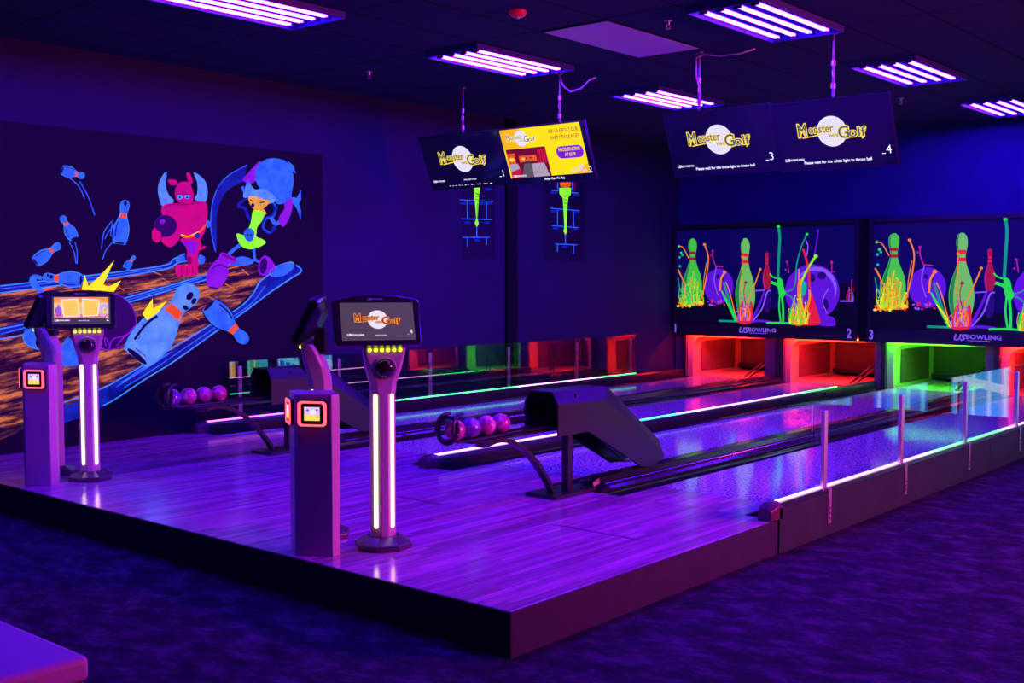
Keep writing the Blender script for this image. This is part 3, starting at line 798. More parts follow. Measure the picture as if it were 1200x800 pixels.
def splash_art(dx, parent):
    rnd = random.Random(7)
    def mp(u, v, l):
        p = at(u, v, 1, MY); return Vector((p.x+dx, MY-.004-l*.0012, p.z))
    a = Art(mp)
    A_ = lambda x, y: (785+x/5.717, 255+y/5.717)
    B_ = lambda x, y: (895+x/5.333, 255+y/5.333)
    LA = lambda pts: [A_(*p) for p in pts]
    LB = lambda pts: [B_(*p) for p in pts]
    # backdrop exactly rectangular in the wall plane
    pl = Art(lambda u, v, l: Vector((u+dx, MY-.004-l*.0012, v)))
    xa, xb, za, zb = -8.70, -6.035, .955, 2.25
    pl.poly([(xa, za), (xb, za), (xb, zb), (xa, zb)], SBLUE, 0); pl.poly([(xa, za), (xa+.95, za), (xa+.95, za+.36), (xa, za+.38)], SBLK, 1)
    pl.poly([(xb-.42, za), (xb, za), (xb, za+.55), (xb-.36, za+.55)], SBLK, 1)
    pl.poly([(xa+.9, za), (xa+1.6, za), (xa+1.6, za+.2), (xa+1.0, za+.33)], SBLK, 1)
    a.b = pl.b
    # spheres
    a.ell(*A_(330, 460), 17, 21, SPUR, 2); a.ell(*A_(350, 430), 11, 13, SPURL, 3, n=20) if False else None
    a.ell(*A_(322, 395), 1.9, 2.6, SPURD, 3); a.ell(*A_(355, 410), 1.5, 2.2, SPURD, 3)
    a.ell(*B_(305, 465), 32, 32.5, SPUR, 2, n=48)
    a.ell(*B_(330, 440), 24, 25, SPURL, 3, n=40); a.ell(*B_(318, 470), 24, 26, SPUR, 4, n=40)
    for q, r1, r2 in ((B_(306, 376), 3.4, 5.2), (B_(366, 362), 5.2, 4.6), (B_(388, 545), 3.8, 7.5)): a.ell(*q, r1, r2, SPURD, 5)
    a.stroke(LB([(408, 440), (370, 520), (400, 600)]), 1.2, SPURL, 6)
    # pins
    def upright(cx, top, bot, w, m, md, rd, L):
        h = bot-top
        prof = [(0, .12), (.03, .34), (.08, .44), (.14, .44), (.2, .36), (.26, .30), (.32, .33), (.42, .52), (.55, .85), (.68, 1.0), (.8, .96), (.92, .78), (1, .62)]
        g = a.smooth(prof, 3)
        a.poly([(cx+o*w/2, top+t_*h) for t_, o in g]+[(cx-o*w/2, top+t_*h) for t_, o in reversed(g)], m, L)
        a.poly([(cx-o*w/2+ .5, top+t_*h) for t_, o in g]+[(cx-o*w*.32, top+t_*h) for t_, o in reversed(g)], md, L+1)
        for t0, t1 in ((.19, .235), (.275, .32)):
            a.poly([(cx-w*.17, top+t0*h), (cx+w*.17, top+t0*h), (cx+w*.17, top+t1*h), (cx-w*.17, top+t1*h)], rd, L+2)
    x, y0 = A_(155, 140); _, y1 = A_(0, 590); upright(x, y0, y1, 22, SPIN, SPIND, SMAR, 7)
    x, y0 = A_(508, 138); _, y1 = A_(0, 665); upright(x, y0, y1, 23, SPIN2, SPIND, SRED, 7)
    x, y0 = A_(652, 230); _, y1 = A_(0, 480); upright(x, y0, y1, 10, SMAR, SMAG, SRED, 4)
    x, y0 = A_(652, 480); _, y1 = A_(0, 640); a.ell(x, (y0+y1)/2, 4.5, 14, SPURD, 2)
    # splashes on the left pin
    def spray(cx, cy, n, w, h, cols, L, lean=0):
        for i in range(n):
            x = cx+rnd.uniform(-w, w)*.9; k = rnd.uniform(.3, 1)
            tx = x+lean*h*k+rnd.uniform(-.25, .25)*w; ty = cy-h*k*(1-.55*abs(x-cx)/w)
            mx = (x+tx)/2+rnd.uniform(-.22, .22)*w
            a.stroke([(x, cy), (mx, (cy+ty)/2), (tx, ty)], rnd.uniform(.5, 1.5), rnd.choice(cols), L+rnd.randint(0, 2), w2=.4)
            if rnd.random() < .5: a.ell(tx, ty, rnd.uniform(.5, 1.1), rnd.uniform(.5, 1.1), rnd.choice(cols), L+3, n=10)
    cols1 = [SGRN, SGRL, SGRN, SORG, SGRL, STEAL] if not dx else [SYEL, SORG, SGRL, SYEL, SGRN, SORG]
    spray(*A_(150, 590), 95, 14, 44, cols1, 10); spray(*A_(150, 590), 30, 8, 30, cols1[:3], 9)
    for i in range(22): a.ell(A_(60, 0)[0]+rnd.uniform(0, 29), A_(0, 588)[1]+rnd.uniform(-4, 1.5), rnd.uniform(.8, 2.3), rnd.uniform(.8, 2), rnd.choice([SORG, SGRN, SRED, SYEL, SGRL]), 14, n=12)
    spray(*A_(500, 690), 44, 9, 34, [SRED, SORG, SMAG, SPURL, SRED], 11)
    a.blob(LA([(462, 700), (470, 600), (490, 560), (510, 640), (545, 560), (560, 600), (548, 700)]), SRED, 10)
    a.stroke(LA([(478, 690), (500, 640), (520, 590)]), 2, SORG, 13); a.stroke(LA([(505, 660), (508, 610)]), 1.5, SYEL, 13)
    a.stroke(LA([(480, 500), (486, 400), (490, 262)]), 1, SORG, 13); a.ell(*A_(490, 262), 1.6, 1.6, SORG, 14, n=12)
    a.ell(*A_(512, 434), 1.9, 1.9, SMAR, 12, n=12); a.stroke(LA([(512, 434), (500, 500), (515, 600)]), 1, SMAR, 11)
    # V splash between the pins
    a.stroke(LA([(450, 690), (400, 590), (350, 490)]), 4.5, SGRN, 9, w2=1.5); a.stroke(LA([(455, 680), (415, 600), (365, 435)]), 3.5, STEAL, 8, w2=2)
    a.stroke(LA([(440, 640), (405, 500), (378, 430)]), 1, SORG, 10); a.stroke(LA([(340, 490), (348, 410), (372, 365)]), 2, SORG, 12); a.ell(*A_(370, 366), 2, 2, SORG, 13, n=12)
    if dx: a.stroke(LA([(455, 690), (420, 620), (380, 560)]), 3.2, SYEL, 11, w2=1)
    a.stroke(LA([(330, 690), (400, 692), (470, 695)]), 2.4, STEAL, 8)
    a.stroke(LA([(552, 690), (600, 590), (640, 480)]), 3.4, SPUR, 8, w2=2); a.stroke(LA([(560, 690), (620, 610), (655, 500), (680, 490)]), 1.6, SPURL, 9); a.stroke(LA([(570, 490), (640, 485)]), 1.3, SPURL, 9)
    a.stroke(LA([(540, 700), (600, 690), (686, 700)]), 3, SPUR, 8)
    a.stroke(LA([(520, 560), (560, 480), (610, 346)]), 1.3, SORG, 12); a.ell(*A_(610, 346), 1.5, 1.5, SORG, 13, n=12)
    # thin arcs on the left
    a.stroke(LA([(215, 540), (245, 420), (262, 270), (237, 182)]), 1.3, SORG, 12); a.ell(*A_(237, 180), 1.7, 1.5, SORG, 13, n=12)
    a.stroke(LA([(230, 520), (232, 420), (250, 300)]), .8, SORG, 12)
    a.stroke(LA([(130, 272), (105, 220), (85, 195), (62, 192)]), 1.0, SORG, 12)
    a.stroke(LA([(100, 440), (80, 390), (58, 345)]), 1.5, SORG, 12); a.stroke(LA([(90, 520), (70, 470), (58, 400)]), 1.2, STEAL, 11)
    for q in ((65, 192), (80, 235), (70, 265), (72, 325), (88, 250)): a.ell(*A_(*q), 1.3, 1.5, SCY if q[1] > 240 else SGRN, 12, n=10)
    a.stroke(LA([(310, 325), (292, 270), (290, 225)]), 1.2, SMAG, 8); a.stroke(LA([(310, 325), (360, 330)]), 1.2, SMAG, 8); a.ell(*A_(290, 222), 1.5, 1.5, SMAG, 9, n=10); a.ell(*A_(280, 252), 1.2, 1.4, SMAR, 9, n=10)
    a.stroke(LA([(315, 325), (300, 420), (325, 520)]), 1.0, SPURL, 6)
    for i in range(14): a.ell(A_(250, 0)[0]+rnd.uniform(0, 22), A_(0, 575)[1]+rnd.uniform(-5, 3), rnd.uniform(.6, 1.8), rnd.uniform(.6, 1.6), rnd.choice([SRED, SPURL, SMAG]), 8, n=10)
    # tall green man-like splash
    a.stroke(LB([(95, 55), (104, 120), (98, 250), (92, 380)]), 3.0, STEAL, 12); a.ell(*B_(95, 55), 2.2, 1.6, SGRN, 13, n=12)
    a.stroke(LB([(42, 350), (60, 370), (100, 385)]), 1.6, SGRN, 13); a.stroke(LB([(50, 403), (90, 420), (110, 450)]), 3.4, SGRN, 13)
    a.blob(LB([(92, 375), (120, 390), (130, 440), (140, 470), (122, 500), (100, 480), (92, 430)]), SGRN, 12)
    a.stroke(LB([(105, 480), (100, 560), (110, 650)]), 1.8, SGRN, 12); a.stroke(LB([(118, 490), (125, 580), (125, 655)]), 2.4, SGRN, 12)
    a.stroke(LB([(140, 465), (190, 440), (205, 370), (210, 290), (240, 180), (272, 105)]), 1.5, STEAL, 12); a.ell(*B_(274, 103), 1.7, 1.5, SGRN, 13, n=12)
    a.stroke(LB([(140, 475), (180, 500), (205, 560), (212, 650)]), 1.6, STEAL, 12)
    a.stroke(LB([(20, 658), (110, 656), (200, 664)]), 2.2, SGRN, 11)
    # yellow/orange/red central splash
    a.stroke(LB([(195, 665), (220, 560), (235, 420), (285, 310), (330, 240)]), 2.6, SGRL, 14); a.ell(*B_(330, 240), 2.4, 2.2, SGRL, 15, n=14)
    a.blob(LB([(205, 665), (225, 600), (215, 480), (215, 400), (245, 380), (240, 470), (262, 560), (300, 470), (320, 520), (345, 600), (350, 665)]), SRED, 13)
    a.blob(LB([(198, 665), (222, 580), (214, 470), (222, 392), (240, 395), (234, 480), (256, 580), (250, 665)]), SORG, 15)
    a.stroke(LB([(225, 320), (222, 390)]), 1.4, SORG, 14); a.stroke(LB([(250, 195), (270, 260), (285, 340), (290, 440)]), 2.4, SRED, 14, w2=3); a.stroke(LB([(268, 140), (280, 180), (272, 240)]), 1.3, SPURL, 12)
    a.stroke(LB([(345, 80), (335, 150), (322, 230)]), 1.4, SPUR, 12); a.ell(*B_(342, 82), 1.4, 1.8, SPUR, 13, n=10)
    a.stroke(LB([(290, 450), (292, 500), (278, 560)]), 2.6, SORG, 16); a.stroke(LB([(270, 640), (275, 665)]), 2, SORG, 16)
    a.blob(LB([(245, 400), (270, 410), (268, 460), (250, 490), (238, 450)]), SCY, 14)
    spray(*B_(225, 665), 50, 12, 40, [SGRL, SGRN, SYEL, SORG], 16)
    a.blob(LB([(160, 660), (165, 590), (180, 560), (195, 590), (200, 660)]), SGRN, 12)
    a.blob(LB([(330, 665), (350, 600), (400, 610), (440, 625), (446, 675)]), SPUR, 9)
    # small things right
    a.stroke(LB([(150, 275), (160, 345)]), 1.1, SMAG, 8); a.ell(*B_(148, 275), 1.4, 1.4, SMAG, 9, n=10); a.ell(*B_(140, 325), 1.2, 1.2, SMAG, 9, n=10)
    a.stroke(LB([(428, 280), (428, 345)]), 1.3, SMAG, 8); a.ell(*B_(428, 278), 1.5, 1.5, SRED, 9, n=10); a.stroke(LB([(415, 340), (448, 338)]), 1, SMAG, 8)
    spray(*B_(545, 520), 12, 5, 30, [SMAG, SPURL, SRED, SMAR], 8)
    a.stroke(LB([(480, 520), (568, 522)]), 1.6, SPURL, 9)
    return a.build('picture_panel', parent)
NUMC = E('fascia_lettering', (120, 80, 225), 1.0)
for i in range(2):
    dx = 2.897*i
    t = thing('masking_screen', ['wide glowing picture of pins and paint splashes above lanes 1 and 2', 'wide glowing picture of pins and paint splashes above lanes 3 and 4'][i], 'masking screen', (0, 0, 0), group='masking screens')
    x0, x1 = P1X0+dx, P1X1+dx
    b = MB(); b.box(x0, x1, MY-.002, MY+.12, .84, 2.335, BLACK); b.build('cabinet', t)
    splash_art(dx, t)
    b = MB()
    b.frame(x0, x1, .885, 2.335, .055, MY-.035, MY-.002, DMETAL)
    b.build('frame', t, bevel=.004)
    b = MB(); b.box(x0, x1, MY-.05, MY-.0355, .775, .945, DMETAL); q = b.build('fascia_board', t, bevel=.004)
    a = Art(lambda u, v, l: Vector((u, MY-.052-l*.0004, v)))
    a.text(str(1+2*i), x0+.075-.01*i, .862, .115, NUMC, 0, bold=.03, sx=.8); a.build('lane_number', q)
    a = Art(lambda u, v, l: Vector((u, MY-.052-l*.0004, v)))
    a.text(str(2+2*i), x1-.10, .868, .115, NUMC, 0, bold=.03, sx=.8); a.build('lane_number', q)
    a = Art(lambda u, v, l: Vector((u, MY-.052-l*.0004, v)))
    cx = x0+1.08
    a.text('US', cx, .868, .075, NUMC, 0, bold=.03, align='LEFT', shear=.3, sx=1.1)
    a.text('BOWLING', cx+.15, .878, .052, NUMC, 0, bold=.03, align='LEFT', sx=1.2)
    a.stroke([(cx+.17, .835), (cx+.43, .835)], .008, NUMC, 0)
    a.build('lettering', q)

b = MB(); b.box(-5.983, -5.860, MY+.01, MY+.12, .775, 2.335, WALLD); struct(b.build('trim_2'))  # added black filler, blocks pit LED light leaking between the masking screens
# ------------------------------------------------------------------ pits
def lamp_strip(n, c, s): return mat(n, (.5, .5, .5), .4, emit=c, es=s)
LEDR = lamp_strip('pit_led_red', (1.0, .015, .006), 330); LEDG = lamp_strip('pit_led_green', (.07, 1.0, .004), 150)
PITW = mat('pit_cream_shell', (.55, .48, .22), .5, spec=.15); PITD = mat('pit_dark_cushion', (.10, .045, .06), .7); PITC = mat('pit_curtain', (.07, .05, .06), .8)
PX = [(-8.57, -7.31, 'red'), (-7.05, -5.77, 'red'), (-5.645, -4.41, 'green'), (-4.26, -3.02, 'red')]
for i, (xa, xb, colr) in enumerate(PX):
    t = thing('pin_pit', '%s lit open pin pit under the masking screen at the end of lane %d' % (colr, i+1), 'pin pit', (xa, 13.94, PZ), group='pin pits')
    W = xb-xa; H = .59; D = 1.42
    # shell: flange with rounded corner, flaring to the side wall
    b = MB()
    b.box(.0, .084, .165, D, 0, H, PITW); b.box(W-.02, W, .0, D, 0, H, PITW); b.box(0, W, 0, D, -.02, 0, PITW); b.box(0, W, .1, D, H, H+.02, PITW)
    b.build('shell', t)
    b = MB()
    def arch(ins, top, r, y):
        pts = [(ins, y, .0)]
        for k in range(9):
            a_ = PI - PI/2*k/8
            pts.append((ins+r+r*math.cos(a_), y, top-r+r*math.sin(a_)))
        pts.append((W-.02, y, top)); return pts
    ri = arch(.085, H-.035, .16, 0)
    outer = [(.0, 0, 0)] + [(.0, 0, H*k/4.0) for k in range(1, 4)] + [(0, 0, H), (.05, 0, H), (.1, 0, H), (.16, 0, H), (.2, 0, H), (.25, 0, H), (W-.02, 0, H)]
    n = len(ri); b.add(outer+ri, [(k, k+1, n+k+1, n+k) for k in range(n-1)], PITW)
    rb = arch(.085, H-.035, .16, .164)
    b.add(ri+rb, [(k, k+1, n+k+1, n+k) for k in range(n-1)], PITW)
    b.build('arch_flange', t)
    b = MB(); b.box(.085, .10, .22, D-.24, .045, H-.11, PITD); b.build('side_cushion', t, bevel=.004)
    b = MB(); b.box(W-.045, W-.021, .22, D-.24, .045, H-.11, PITD); b.build('side_cushion', t, bevel=.004)
    b = MB(); b.box(.085, W-.02, D-.05, D, .07, H, PITC); b.build('back_curtain', t, bevel=.004)
    b = MB(); b.box(.085, W-.02, D-.12, D-.051, .04, .10, BLACK); b.build('kick_bar', t, bevel=.004)
    b = MB()
    b.box(.06, W-.26, -.10, -.085, H+.015, H+.03, LEDR if colr == 'red' else LEDG)
    b.build('led_strip', t)
    b = MB(); b.box(.15, W-.15, .175, .19, H-.012, H-.003, LEDR if colr == 'red' else LEDG)
    b.build('led_strip', t)
    for q in (0, .075):
        b = MB(); b.tube([(W-.42+q, .12, .005), (W-.12+q, .5, .36)], .012, BLACK, 8); b.build('sweep_arm', t, smooth=True)
DVX = [(-8.755, -8.575), (-7.335, -7.055), (-5.795, -5.65), (-4.435, -4.265)]
DL = ['dark narrow post between left wall and first pit', 'dark purple pier between the pits of lanes 1 and 2', 'dark pier between the pits of lanes 2 and 3', 'dark purple pier between the pits of lanes 3 and 4']
for (xa, xb), l in zip(DVX, DL):
    t = thing('pit_pier', l, 'pit pier', ((xa+xb)/2, 13.95, BEDZ), group='piers between pits')
    w = (xb-xa)/2
    b = MB(); b.box(-w+.036, w-.006, .02, 1.4, 0, .68, mat('pier_panel', (.10, .06, .10), .6)); b.build('panel', t, bevel=.004)
    b = MB(); b.box(-w, w, -.045, -.012, 0, .68, mat('pier_panel')); b.build('front_panel', t, bevel=.003)
    b = MB(); b.box(w*.2, w, -.06, -.045, 0, .68, DMETAL); b.build('edge_post', t, bevel=.003)

# ================================================================== HANGING SCREENS
ADY = E('ad_yellow', (255, 222, 0), 1.05); ADO = E('ad_amber', (255, 180, 10), 1.05)
def make_tv(kind, W, H, x, y, z, label):
    TL = math.radians(-22)   # top toward the players
    t = thing('hanging_screen', label, 'screen', (x, y, z), group='hanging score screens')
    M = Matrix.Rotation(-TL, 4, 'X')
    b = MB()
    b.box(-W/2, W/2, .0, .028, -H/2, H/2, PLAST, M=M); b.box(-W*.36, W*.36, .028, .06, -H*.36, H*.3, PLAST, M=M); b.build('housing', t, bevel=.004)
    b = MB(); e = .010
    b.frame(-W/2, W/2, -H/2, H/2, e, -.004, 0, mat('screen_bezel', (.03, .025, .04), .25, spec=.6), M=M)
    b.build('bezel', t)
    a = Art(lambda u, v, l: M @ Vector((u, -.0005-l*.0005, v)))
    w2, h2 = W/2-.012, H/2-.016
    a.poly([(-w2, -h2), (w2, -h2), (w2, h2), (-w2, h2)], SCREENBLK, 0)
    if kind == 2:
        xl, xr, yt, yb = -w2, w2-.045, h2, -h2+.055
        a.poly([(xl, yb), (xr, yb), (xr, yt), (xl, yt)], ADY, 1)
        a.poly([(xl, yt), (xl+.24, yt), (xl+.30, yt-.18), (xl, yt-.19)], ADO, 2); a.poly([(xr-.16, yb), (xr, yb), (xr, yb+.10)], ADO, 2)
        # party room photograph
        px0, px1, py0, py1 = xl+.02, xl+.50, yb, yt-.19
        R1 = E('party_red', (200, 20, 50), 1); R2 = E('party_orange', (240, 80, 30), 1); R3 = E('party_curtain', (110, 5, 40), 1); G1 = E('party_floor', (95, 85, 90), 1); G2 = E('party_table', (175, 160, 165), 1)
        a.poly([(px0, py0), (px1, py0), (px1, py1), (px0, py1)], R3, 3)
        a.poly([(px0+.14, py0+.15), (px1-.13, py0+.15), (px1-.13, py1-.07), (px0+.14, py1-.07)], R2, 4)
        a.poly([(px0, py0+.14), (px0+.09, py0+.14), (px0+.10, py1-.04), (px0, py1-.04)], R2, 4)
        a.ell(px0+.05, py1-.10, .035, .02, LYEL, 5, n=14); a.ell(px0+.19, py1-.10, .02, .012, LYEL, 5, n=12); a.ell(px1-.15, py1-.095, .015, .01, LYEL, 5, n=12)
        a.poly([(px0+.12, py0), (px1-.16, py0), (px1-.20, py0+.16), (px0+.2, py0+.16)], G1, 5)
        a.poly([(px1-.21, py0), (px1-.02, py0), (px1-.05, py0+.13), (px1-.2, py0+.13)], G2, 6)
        a.poly([(px0, py0+.06), (px0+.12, py0+.09), (px0+.11, py0+.14), (px0, py0+.14)], G2, 6); a.poly([(px0+.12, py0), (px0+.14, py0+.09), (px0, py0+.06), (px0, py0)], R1, 5)
        for q in range(6): a.ell(px0+.2+q*.02, py0+.14+.004*(q % 3), .012, .008, LDRK, 7, n=8)
        a.poly([(px1-.13, py0+.13), (px1, py0+.13), (px1, py1-.02), (px1-.1, py1-.02)], R1, 4)
        for q in range(4): a.stroke([(px1-.1+q*.028, py0+.13), (px1-.09+q*.028, py1-.03)], .008, R3, 5)
        for q in range(9): a.ell(px1-.18+.02*q, py0+.03+.022*(q % 4), .006, .004, LDRK if q % 2 else R1, 7, n=6)
        for q in range(3): a.stroke([(px0+.22+q*.05, py1-.1), (px0+.24+q*.05, py1-.09)], .012, LDRK, 6)
        logo(a, xl+.24, yt-.095, .34, E('ad_logo_pale', (250, 235, 150), 1), LTEAL, 3)
        ADT = E('ad_letter', (95, 60, 60), 1)
        a.text('ASK US ABOUT OUR', xr-.20, yt-.058, .036, ADT, 3, bold=.01, sx=.72); a.text('PARTY PACKAGES!', xr-.19, yt-.122, .036, ADT, 3, bold=.01, sx=.78)
        PUR = E('ad_purple', (120, 25, 190), 1.0)
        ex, ey = xr-.175, yb+.21
        a.poly([(ex-.10, ey-.058), (ex+.10, ey-.058), (ex+.10, ey+.058), (ex-.10, ey+.058)], PUR, 3); a.ell(ex-.10, ey, .055, .058, PUR, 3, n=24); a.ell(ex+.10, ey, .055, .058, PUR, 3, n=24)
        a.text('PRICES STARTING', ex, ey+.024, .030, LYEL, 4, bold=.03, sx=.72); a.text('AT $319!', ex, ey-.024, .030, LYEL, 4, bold=.03, sx=.75)
        for q in range(8): a.ell(xr-.20+q*.022, yb+.02+.012*(q % 3), .016, .010, E('ad_confetti', (225, 205, 190), 1), 3, n=10)
        a.ell(xr-.09, yb+.065, .03, .022, E('ad_confetti', (225, 205, 190), 1), 4, n=14)
        a.text('Swipe Card To Play', .03, -h2+.027, .021, LWHT, 3, bold=.03)
        a.text('2', w2-.035, -h2+.085, .062, LWHT, 3); a.stroke([(w2-.085, -h2+.062), (w2-.06, -h2+.062)], .006, LWHT, 3)
        us_bowling(a, xl+.035, yb+.018, .018, LWHT, 8)
    else:
        logo(a, -.01, .02, .56*W, LYEL, LTEAL, 1)
        us_bowling(a, -w2+.03, -h2+.075, .018, LWHT, 3)
        if kind == 1:
            a.text('SWIPE CARD TO PLAY', .02, -h2+.072, .012, LWHT, 3, bold=.03)
            for q in range(14): a.stroke([(-.28+q*.042, -h2+.02), (-.28+q*.042+.018+.01*math.sin(q*3), -h2+.02)], .006, LWHT, 3)
        else:
            a.text('Please wait for the white light to throw ball', .0, -h2+.045, .022, LWHT, 3, bold=.03)
        a.text(str(kind), w2-.05, -h2+.105, .065, LWHT, 3); a.stroke([(w2-.105, -h2+.078), (w2-.078, -h2+.078)], .006, LWHT, 3)
    a.build('display', t)
    return t
PMET = mat('dull_steel', (.3, .3, .34), .45, metal=.9)
def pole(x, y, z, label, cable=None, chain=False):
    t = thing('mount_pole', label, 'mount pole', (x, y, z), group='screen mount poles')
    L = CZ-z
    b = MB(); b.lathe([(.0095, 0), (.0095, L)], PMET, 12); b.lathe([(.035, L-.012), (.035, L)], PMET, 16); b.build('tube', t, smooth=40)
    b = MB()
    for k in (.22, .55): b.lathe([(.018, L*k-.02), (.018, L*k+.02)], METAL, 12)
    ring = [(0, .018*math.cos(2*PI*q/12), L*.5-.05+.026*math.sin(2*PI*q/12)) for q in range(13)]; b.tube(ring, .004, METAL, 6)
    b.build('coupling', t, smooth=40)
    b = MB(); b.box(-.05, .05, -.012, .05, -.10, .01, DMETAL); b.build('bracket', t, bevel=.003)
    if cable:
        b = MB(); b.tube([Vector(p)-Vector((x, y, z)) for p in cable], .0075, CABLE, 8); tag(b.build('cable', t, smooth=True), 'loose white cable')
    return t
make_tv(1, 1.055, .56, -7.665, 8.26, 2.735, 'tilted dark screen 1 with white ball logo, leftmost of the hanging screens')
make_tv(2, 1.015, .56, -6.62, 8.26, 2.73, 'tilted hanging screen 2 with yellow party package advert')
make_tv(3, .995, .555, -4.785, 8.26, 2.70, 'tilted dark hanging screen 3 with white ball logo')
make_tv(4, .955, .555, -3.80, 8.26, 2.685, 'tilted dark hanging screen 4 with white ball logo, rightmost')
pole(-7.66, 8.24, 2.95, 'thin mount pole holding screen 1 from the ceiling')
pole(-6.45, 8.24, 2.95, 'mount pole with short white cable above screen 2', cable=[(-6.44, 8.22, 3.42), (-6.40, 8.24, 3.32), (-6.34, 8.26, 3.27), (-6.24, 8.28, 3.29), (-6.16, 8.3, 3.36), (-6.10, 8.32, 3.38)])
pole(-4.98, 8.24, 2.93, 'mount pole wrapped in cable above screen 3', cable=[(-4.96, 8.21, 2.97), (-4.94, 8.2, 3.10), (-4.99, 8.21, 3.25), (-5.0, 8.22, 3.40), (-4.93, 8.24, 3.425), (-4.80, 8.26, 3.40), (-4.62, 8.28, 3.40), (-4.50, 8.30, 3.425)])
pole(-3.80, 8.24, 2.93, 'thin mount pole holding screen 4 from the ceiling')

# ================================================================== MURAL AND TORCHES
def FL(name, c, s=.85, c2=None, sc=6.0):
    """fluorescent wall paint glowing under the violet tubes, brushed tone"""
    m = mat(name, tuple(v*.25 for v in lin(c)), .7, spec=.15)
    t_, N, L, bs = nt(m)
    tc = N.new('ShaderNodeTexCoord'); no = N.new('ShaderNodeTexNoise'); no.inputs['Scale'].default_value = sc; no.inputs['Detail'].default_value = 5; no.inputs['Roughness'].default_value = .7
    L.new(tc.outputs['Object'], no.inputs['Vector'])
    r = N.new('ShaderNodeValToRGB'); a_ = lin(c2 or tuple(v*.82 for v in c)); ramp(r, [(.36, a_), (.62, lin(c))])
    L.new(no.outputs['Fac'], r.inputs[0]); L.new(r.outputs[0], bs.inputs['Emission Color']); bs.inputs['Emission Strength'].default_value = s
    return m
MW = XL+.004
MB0 = mat('mural_ground', (.004, .004, .014), .7, spec=.15)
MB1 = mat('torch_ground', (.008, .008, .03), .75, spec=.2)
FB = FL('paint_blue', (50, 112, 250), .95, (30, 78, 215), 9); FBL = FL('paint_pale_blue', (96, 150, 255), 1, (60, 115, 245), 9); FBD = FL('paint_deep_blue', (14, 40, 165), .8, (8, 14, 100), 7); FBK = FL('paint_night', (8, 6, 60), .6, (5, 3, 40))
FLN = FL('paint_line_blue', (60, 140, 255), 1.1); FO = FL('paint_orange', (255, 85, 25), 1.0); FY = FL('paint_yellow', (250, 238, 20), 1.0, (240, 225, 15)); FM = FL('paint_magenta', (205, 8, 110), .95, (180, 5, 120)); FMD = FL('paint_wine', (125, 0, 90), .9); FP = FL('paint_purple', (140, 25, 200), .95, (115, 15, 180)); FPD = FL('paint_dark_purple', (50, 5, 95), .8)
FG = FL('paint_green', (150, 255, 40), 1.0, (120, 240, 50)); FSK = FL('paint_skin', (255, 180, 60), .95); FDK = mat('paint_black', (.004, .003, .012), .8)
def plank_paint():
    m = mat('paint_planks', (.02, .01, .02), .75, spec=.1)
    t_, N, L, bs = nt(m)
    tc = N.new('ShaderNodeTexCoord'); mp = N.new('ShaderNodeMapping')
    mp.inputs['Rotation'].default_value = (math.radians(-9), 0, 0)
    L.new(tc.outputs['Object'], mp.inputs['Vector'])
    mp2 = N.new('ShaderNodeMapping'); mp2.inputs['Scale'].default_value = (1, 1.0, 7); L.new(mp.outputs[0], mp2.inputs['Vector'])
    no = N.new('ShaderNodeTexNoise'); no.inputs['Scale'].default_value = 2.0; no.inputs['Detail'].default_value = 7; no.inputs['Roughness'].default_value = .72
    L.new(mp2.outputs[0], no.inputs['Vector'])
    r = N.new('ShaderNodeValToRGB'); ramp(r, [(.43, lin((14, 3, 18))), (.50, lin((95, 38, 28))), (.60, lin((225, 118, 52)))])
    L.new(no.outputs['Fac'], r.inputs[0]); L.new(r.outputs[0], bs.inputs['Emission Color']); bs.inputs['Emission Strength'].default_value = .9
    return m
FW = plank_paint()
def mural_map(u, v, l):
    p = at(u, v, 0, XL); return Vector((MW+l*.0011, p.y, p.z))
m = Art(mural_map)
m.b.add([(MW, 2.0, .2), (MW, 7.39, .2), (MW, 7.39, 2.80), (MW, 2.0, 2.80)], [(0, 1, 2, 3)], MB0)
C0 = lambda *ps: [(x/2.9625, 150+y/2.9625) for x, y in ps]
C1 = lambda *ps: [(120+x/5, 180+y/5) for x, y in ps]
C2 = lambda *ps: [(230+x/4.444, 170+y/4.444) for x, y in ps]
C3 = lambda *ps: [(x/3.81, 290+y/3.81) for x, y in ps]
C4 = lambda *ps: [(120+x/4, 300+y/4) for x, y in ps]
# painted lanes
m.poly([(-60, 345)]+C0((0, 568), (300, 525), (560, 485), (640, 465), (900, 470), (925, 520), (800, 640), (640, 790))+C4((0, 620))+[(60, 490), (0, 515), (-60, 530)], FW, 1)
m.poly(C0((0, 690), (120, 660), (440, 580), (720, 505), (725, 530), (440, 612), (120, 690), (0, 720)), FBD, 2)
m.poly([(-60, 338)]+C0((0, 545), (300, 512), (480, 490), (560, 478), (600, 455), (640, 440), (700, 448), (700, 462), (640, 458), (600, 480), (480, 508), (300, 535), (0, 575))+[(-60, 352)], FBD, 2)
for pts in (C0((0, 548), (300, 513), (560, 478), (600, 455), (640, 436)), C0((0, 572), (300, 533), (560, 492), (615, 468), (660, 460)),
            C0((-20, 700), (120, 672), (440, 588), (720, 508)), C0((-20, 735), (120, 706), (440, 606), (720, 524))):
    m.stroke(pts, 1.5, FLN, 3)
m.stroke(C0((-20, 560), (300, 523), (560, 486)), 1.2, FB, 3); m.stroke(C0((0, 715), (440, 597), (700, 520)), 1.5, FB, 3)
